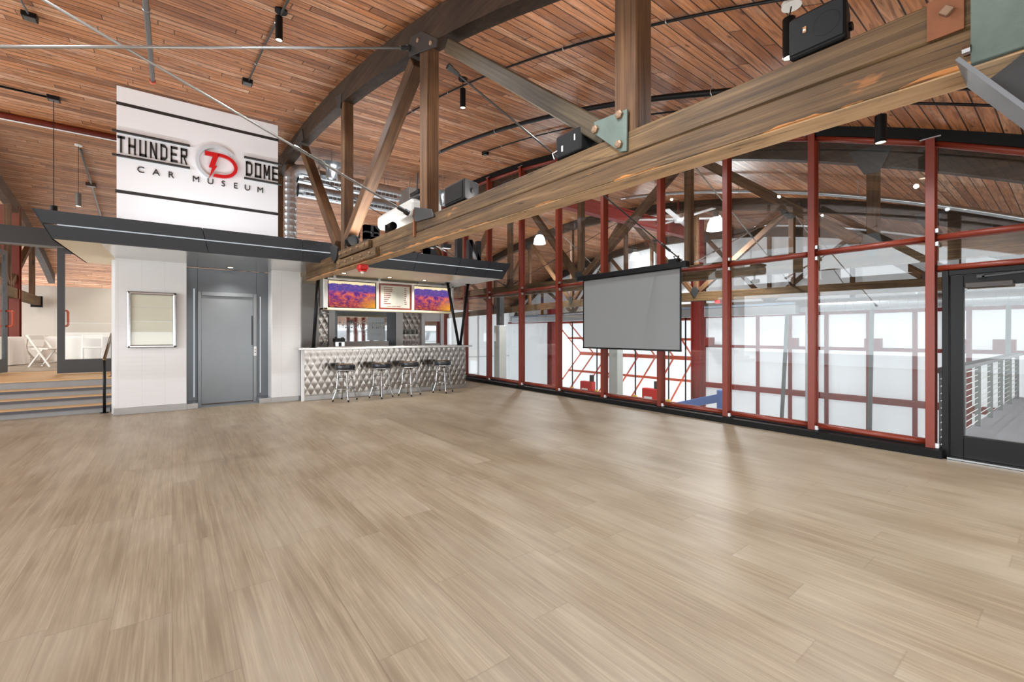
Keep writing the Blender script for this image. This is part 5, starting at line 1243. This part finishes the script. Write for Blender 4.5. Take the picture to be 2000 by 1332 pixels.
# folding hangar door standing half open
fd = thing('hangar_door', 'red framed white folding hangar door standing half open to bright daylight', 'hangar door', (XE + 1, 15.6, -2.05))
P0, P1_, P2 = (XE + 0.05, ZT - 0.05), (XE + 2.35, 0.10), (XE + 0.1, -2.03)      # header, fold, bottom edge (x, z)
def dl(p, q, t): return (p[0] + (q[0] - p[0]) * t, p[1] + (q[1] - p[1]) * t)
def leafp(p, q, nm):
    MB().prism([(p[0] + 0.03, YD0 + 0.1, p[1]), (p[0] + 0.03, YD1 - 0.1, p[1]), (q[0] + 0.03, YD1 - 0.1, q[1]), (q[0] + 0.03, YD0 + 0.1, q[1])], (0.02, 0, 0.0)).build(nm, SHEET, fd)
leafp(P0, P1_, 'upper_leaf'); leafp(P1_, P2, 'lower_leaf')
for p, q in ((P0, P1_), (P1_, P2)):
    for t in (0.02, 0.5, 0.98):
        e = dl(p, q, t); MB().bar((e[0], YD0 + 0.05, e[1]), (e[0], YD1 - 0.05, e[1]), 0.10, 0.12).build('crossbar', HANDLE, fd)
    e0, e1 = p, q
    for k in range(9):
        y = YD0 + 0.1 + (YD1 - YD0 - 0.2) * k / 8
        MB().bar((e0[0], y, e0[1]), (e1[0], y, e1[1]), 0.06, 0.07, (0, 1, 0)).build('rib', HANDLE, fd)
for k, px in enumerate((1118, 1166, 1241, 1306, 1339)):
    y = R.X(px, 700, XE - 0.1).y
    MB().tube([(XE - 0.1, y, ZT), (XE - 0.1, y, -1.95)], 0.035, 8).build('hoist_strap', BLACK, fd)
    MB().lathe([(0, -0.05), (0.16, -0.05), (0.16, 0.05), (0, 0.05)], (XE - 0.15, y, -1.95), 20, 'x').build('pulley', YEL, fd)
for px in (1146, 1270):
    y = R.X(px, 700, XE - 0.2).y
    mt = MB().box(XE - 0.35, XE + 0.0, y - 0.5, y + 0.4, -2.0, -1.35).build('motor_box', BOXRED, fd, bevel=0.03)
    MB().box(XE - 0.365, XE - 0.35, y - 0.2, y + 0.25, -1.92, -1.75).build('plate', LABELW, mt)
    MB().lathe([(0, 0), (0.13, 0), (0.13, 0.4), (0, 0.4)], (XE - 0.1, y - 0.3, -1.38), 14).build('motor', DARKM, mt)
# ducts, gutter pipe
du = thing('hall_duct', 'silver spiral duct running along the far hall wall', 'duct', (18.2, 4, 2.2))
zq = R.X(1700, 592, 18.2).z; yq0 = R.X(1606, 592, 18.2).y
m = MB(); pr_ = []; y = -3.0
while y < yq0: pr_ += [(0.22, y), (0.22, y + 0.2), (0.235, y + 0.205), (0.235, y + 0.225), (0.22, y + 0.23)]; y += 0.23
m.lathe(pr_, (18.2, 0, zq), 24, 'y').build('run', GALV, du)
MB().tube([(18.2, yq0 - 0.1, zq), (18.2, yq0 + 0.10, zq), (18.2, yq0 + 0.26, zq - 0.08), (18.2, yq0 + 0.32, zq - 0.3), (18.2, yq0 + 0.32, ZF)], 0.20, 20).build('drop', GALV, du)
MB().box(18.18, 18.22, 3.0, 3.04, zq + 0.2, zq + 0.9).box(18.18, 18.22, 0.9, 0.94, zq + 0.2, zq + 0.9).build('hanger', GALV, du)
gp = thing('hall_gutter', 'flat silver duct with bluish pipe along the hall wall behind the screen', 'duct', (18.2, 12, 2.2))
MB().box(17.5, 17.9, yq0 + 0.6, 22.5, zq - 0.30, zq + 0.02).build('trunking', GALV, gp)
MB().tube([(17.45, yq0 + 0.6, zq + 0.08), (17.45, 22.5, zq + 0.08)], 0.045, 10).build('pipe', simple('pale_blue_pipe', (170, 192, 214), 0.4), gp, smooth=True)
run('sprinkler_pipe', 'silver sprinkler pipe curving under the hall ceiling beyond the glass', 'pipe', 10.6, -0.8, 8.3, 0.30, 0.045, GALV, 4)
run('sprinkler_pipe', 'second silver sprinkler pipe under the hall ceiling nearer the white end wall', 'pipe', 16.2, -0.8, 6.6, 0.30, 0.045, GALV, 4)
# high bay lamps
def highbay(label, x, y, z):
    o = thing('high_bay_lamp', label, 'hanging lamp', (x, y, z - 0.2), 'high bay lamps in the hall')
    MB().lathe([(0.05, 0.22), (0.14, 0.18), (0.21, 0.05), (0.25, -0.16), (0.24, -0.16), (0.20, 0.04), (0.13, 0.16), (0.05, 0.2)], (x, y, z), 28).build('shade', emitter('glowing_lamp_shade', (244, 248, 255), 2.6), o, smooth=True)
    MB().lathe([(0, -0.10), (0.10, -0.09), (0.235, -0.14), (0.24, -0.155), (0.19, 0.06), (0, 0.12)], (x, y, z), 24).build('bulb', HIGHBAY, o, smooth=True)
    MB().lathe([(0, 0.18), (0.08, 0.18), (0.08, 0.36), (0, 0.36)], (x, y, z), 16).build('ballast', GREYM, o)
    MB().tube([(x, y, z + 0.36), (x, y, zc(y, x))], 0.006, 6).build('cord', DARKM, o)
    LIGHTS.append((o, Vector((x, y, z - 0.30)), 320, 0.2)); return o
highbay('bright high bay lamp behind the second glass bay left of the projection screen', 11.89, 13.42, 5.2)
highbay('large bright high bay lamp behind the glass right above the projection screen', 12.38, 6.36, 4.52)
highbay('small bright high bay lamp just above the case of the projection screen', 17.5, 12.9, 5.05)
# ceiling fan
f = R.T(1325, 428, 14.0)
fan = thing('ceiling_fan', 'large white ceiling fan in the hall above the projection screen', 'fan', f)
MB().lathe([(0, -0.1), (0.12, -0.1), (0.16, 0), (0.12, 0.12), (0, 0.12)], f, 20).build('hub', WHITE, fan)
MB().tube([(f.x, f.y, f.z + 0.1), (f.x, f.y, zc(f.y, f.x))], 0.03, 10).build('downrod', RED, fan)
for k in range(6):
    a = 0.3 + k * PI / 3; c, s = math.cos(a), math.sin(a)
    MB().bar((f.x + 0.14 * c, f.y + 0.14 * s, f.z), (f.x + 1.35 * c, f.y + 1.35 * s, f.z), 0.16, 0.02).build('blade', WHITE, fan)
# blue jib and machine below
j0, j1 = R.X(1300, 797, 13.5), R.X(1412, 776, 12.2)
jb = thing('jib_crane', 'blue jib crane arm standing in the hall below the glass wall', 'crane', (j1.x, j1.y, ZF))
MB().bar(j0, (j1.x, j1.y, j1.z), 0.14, 0.22).build('arm', BLUE, jb, bevel=0.01)
MB().box(j1.x - 0.12, j1.x + 0.12, j1.y - 0.12, j1.y + 0.12, ZF, j1.z + 0.2).build('post', BLUE, jb, bevel=0.01)
bqx = R.X(1446, 818, 14.0)
o = thing('control_cabinet', 'small blue cabinet in the hall at the foot of the red framed wall', 'cabinet', (14.0, bqx.y, ZF)); MB().box(13.8, 14.2, bqx.y - 0.2, bqx.y + 0.2, ZF, bqx.z).build('body', simple('steel_blue_cabinet', (86, 116, 160), 0.45), o, bevel=0.01); MB().box(13.79, 13.8, bqx.y - 0.1, bqx.y + 0.1, bqx.z - 0.25, bqx.z - 0.1).build('display', DARKM, o)
sq = R.X(1400, 590, 12.98)
sb2 = thing('alarm_strobe', 'small red fire alarm under the middle hall truss right of the projection screen', 'alarm', (13.08, sq.y, zb(sq.y) - 0.12)); MB().box(13.0, 13.16, sq.y - 0.08, sq.y + 0.08, zb(sq.y) - 0.1, zb(sq.y)).build('body', STROBE, sb2, bevel=0.01)
# ---------------------------------------------------------------- walkway beyond the right door
use(A)
struct(MB().box(PX + 0.10, 14.6, -1.6, 1.22, -0.3, 0.0).build('floor_walkway', DECK))
rl = thing('walkway_railing', 'grey cable railing along the walkway beyond the black door', 'railing', (10.5, 1.16, 0))
for k, x in enumerate((7.15, 8.35, 9.5, 10.65, 11.8, 13.0, 14.2)): MB().box(x - 0.02, x + 0.02, 1.13, 1.19, 0, 0.93).build('post', POSTG, rl)
MB().box(7.05, 14.4, 1.09, 1.23, 0.92, 0.97).build('top_rail', GREYM, rl)
for k in range(10): MB().tube([(7.05, 1.16, 0.09 + 0.085 * k), (14.4, 1.16, 0.09 + 0.085 * k)], 0.006, 6).build('cable', LABELW, rl)
o = thing('bar_table', 'white table end at the far end of the walkway', 'table', (14.0, 0.55, 0)); MB().box(13.7, 14.4, 0.1, 0.9, 0.86, 0.9).build('top', WHITE, o)
for x, y in ((13.75, 0.15), (14.35, 0.15), (13.75, 0.85), (14.35, 0.85)): MB().box(x - 0.03, x + 0.03, y - 0.03, y + 0.03, 0, 0.86).build('leg', WHITE, o)
# ---------------------------------------------------------------- light, camera, exposure
use(A)
cd = bpy.data.cameras.new('camera'); cam = bpy.data.objects.new('camera', cd); COL.objects.link(cam)
cam.location = (0, 0, EYE); cam.rotation_euler = (PI / 2, 0, -TA)
cd.sensor_fit = 'HORIZONTAL'; cd.sensor_width = 36.0; cd.lens = FPX / 2000 * 36.0
cd.shift_y = -(666 - HZ) / 2000.0; cd.clip_start = 0.05; cd.clip_end = 300
scene.camera = cam
w = bpy.data.worlds.new('daylight'); scene.world = w; w.use_nodes = True
bg = w.node_tree.nodes['Background']; bg.inputs[0].default_value = (0.93, 0.97, 1.0, 1); bg.inputs[1].default_value = 1.8
def area(name, loc, rot_, sx_, sy_, power, color=(1, 1, 1)):
    l = bpy.data.lights.new(name, 'AREA'); l.shape = 'RECTANGLE'; l.size = sx_; l.size_y = sy_; l.energy = power; l.color = color
    o = bpy.data.objects.new(name, l); COL.objects.link(o); o.location = loc; o.rotation_euler = rot_; return o
# area light added out of view on the left to brighten the room
area('left_fill_light', (-9.2, 4.6, 2.7), (0, -PI / 2, 0), 4.4, 13, 520, (0.86, 0.94, 1.0))
area('rear_fill_light', (0.0, -2.3, 0.95), (PI / 2 + 0.1, 0, 0), 13, 1.4, 150, (0.9, 0.96, 1.0))  # fill added behind the camera; the rear wall has no window
# unseen area light added at the near side to whiten the hall walls
area('hall_fill_light', (13.0, -3.3, -1.3), (PI / 2 - 0.1, 0, 0), 11, 4.0, 2800, (0.97, 0.99, 1.0))
for i, (o, p, power, r) in enumerate(LIGHTS):
    l = bpy.data.lights.new('lamp_light', 'SPOT'); l.energy = power * (1.0 if power < 100 else 1.6); l.spot_size = 2.5; l.spot_blend = 0.8; l.shadow_soft_size = 0.05 if power < 100 else 0.2; l.color = (1.0, 0.93, 0.83) if power < 100 else (0.97, 0.98, 1.0)
    ob = bpy.data.objects.new('lamp_light', l); COL.objects.link(ob)
    f = PHI
    ob.location = Matrix.Rotation(PHI, 4, 'Z') @ p
area('sign_cove_light', (0.25, 8.75, 3.07), (PI - 0.35, 0, 0), 2.3, 0.08, 17, (0.92, 0.96, 1.0))
area('bar_fill_uplight', (3.9, 9.6, 3.07), (PI, 0, 0), 3.4, 0.08, 40, (0.95, 0.97, 1.0))  # uplight without a fixture, added to lift the ceiling over the bar
def spot(name, loc, power, angle, r, color):
    s_ = bpy.data.lights.new(name, 'SPOT'); s_.energy = power; s_.spot_size = angle; s_.spot_blend = 1.0; s_.shadow_soft_size = r; s_.color = color
    ob = bpy.data.objects.new(name, s_); COL.objects.link(ob); ob.location = loc; return ob
for x, y in ((-2.2, 15.0), (-2.6, 18.5), (-5.5, 15.5), (-5.5, 19.0), (-1.5, 20.3)): spot('raised_room_fill_spot', (x, y, 3.9), 125, 2.7, 0.2, (1.0, 0.97, 0.93))  # spots without fixtures, added to brighten the far partition
for p in DOWN: spot('canopy_downlight', p, 60, 2.2, 0.05, (1.0, 0.95, 0.88))
# grid of fill spots without fixtures, added to light the room evenly
for x in (-6.2, -3.6, -1.0, 1.2, 3.6, 5.6):
    for y in (-1.0, 1.6, 4.2, 6.8):
        spot('room_fill_spot', (x, y, ceilA(x, y) - 0.45), 60 if x < 0 else 100, 2.8, 0.03, (0.90, 0.95, 1.0))
for i, (o, p, power, r) in enumerate(LIGHTS):
    if power > 100:                          # the high bay shades glow to all sides
        l = bpy.data.lights.new('high_bay_glow_light', 'POINT'); l.energy = 150; l.shadow_soft_size = 0.2; l.color = (0.97, 0.98, 1.0)
        ob = bpy.data.objects.new('high_bay_glow_light', l); COL.objects.link(ob); ob.location = Matrix.Rotation(PHI, 4, 'Z') @ p
for ya_, yb_, pw in ((2.5, 3.5, 22), (5.6, 6.9, 20)):     # uplights added above the big beam to brighten the ceiling
    ya2 = (ya_ + yb_) / 2; q_ = Matrix.Rotation(PHI, 4, 'Z') @ Vector((X1 + 0.13, ya2, zt(ya2) + 0.03))
    area('beam_fill_uplight', q_, (PI, 0, PHI), 0.06, yb_ - ya_, pw, (1.0, 0.97, 0.93))
scene.view_settings.view_transform = 'Standard'
scene.view_settings.look = 'None'
scene.view_settings.exposure = 0.62
scene.view_settings.gamma = 1.0
scene.view_settings.use_curve_mapping = False
scene.cycles.use_denoising = True
scene.cycles.max_bounces = 10
scene.cycles.diffuse_bounces = 6
scene.cycles.glossy_bounces = 4
scene.cycles.transparent_max_bounces = 24
scene.cycles.sample_clamp_indirect = 8.0
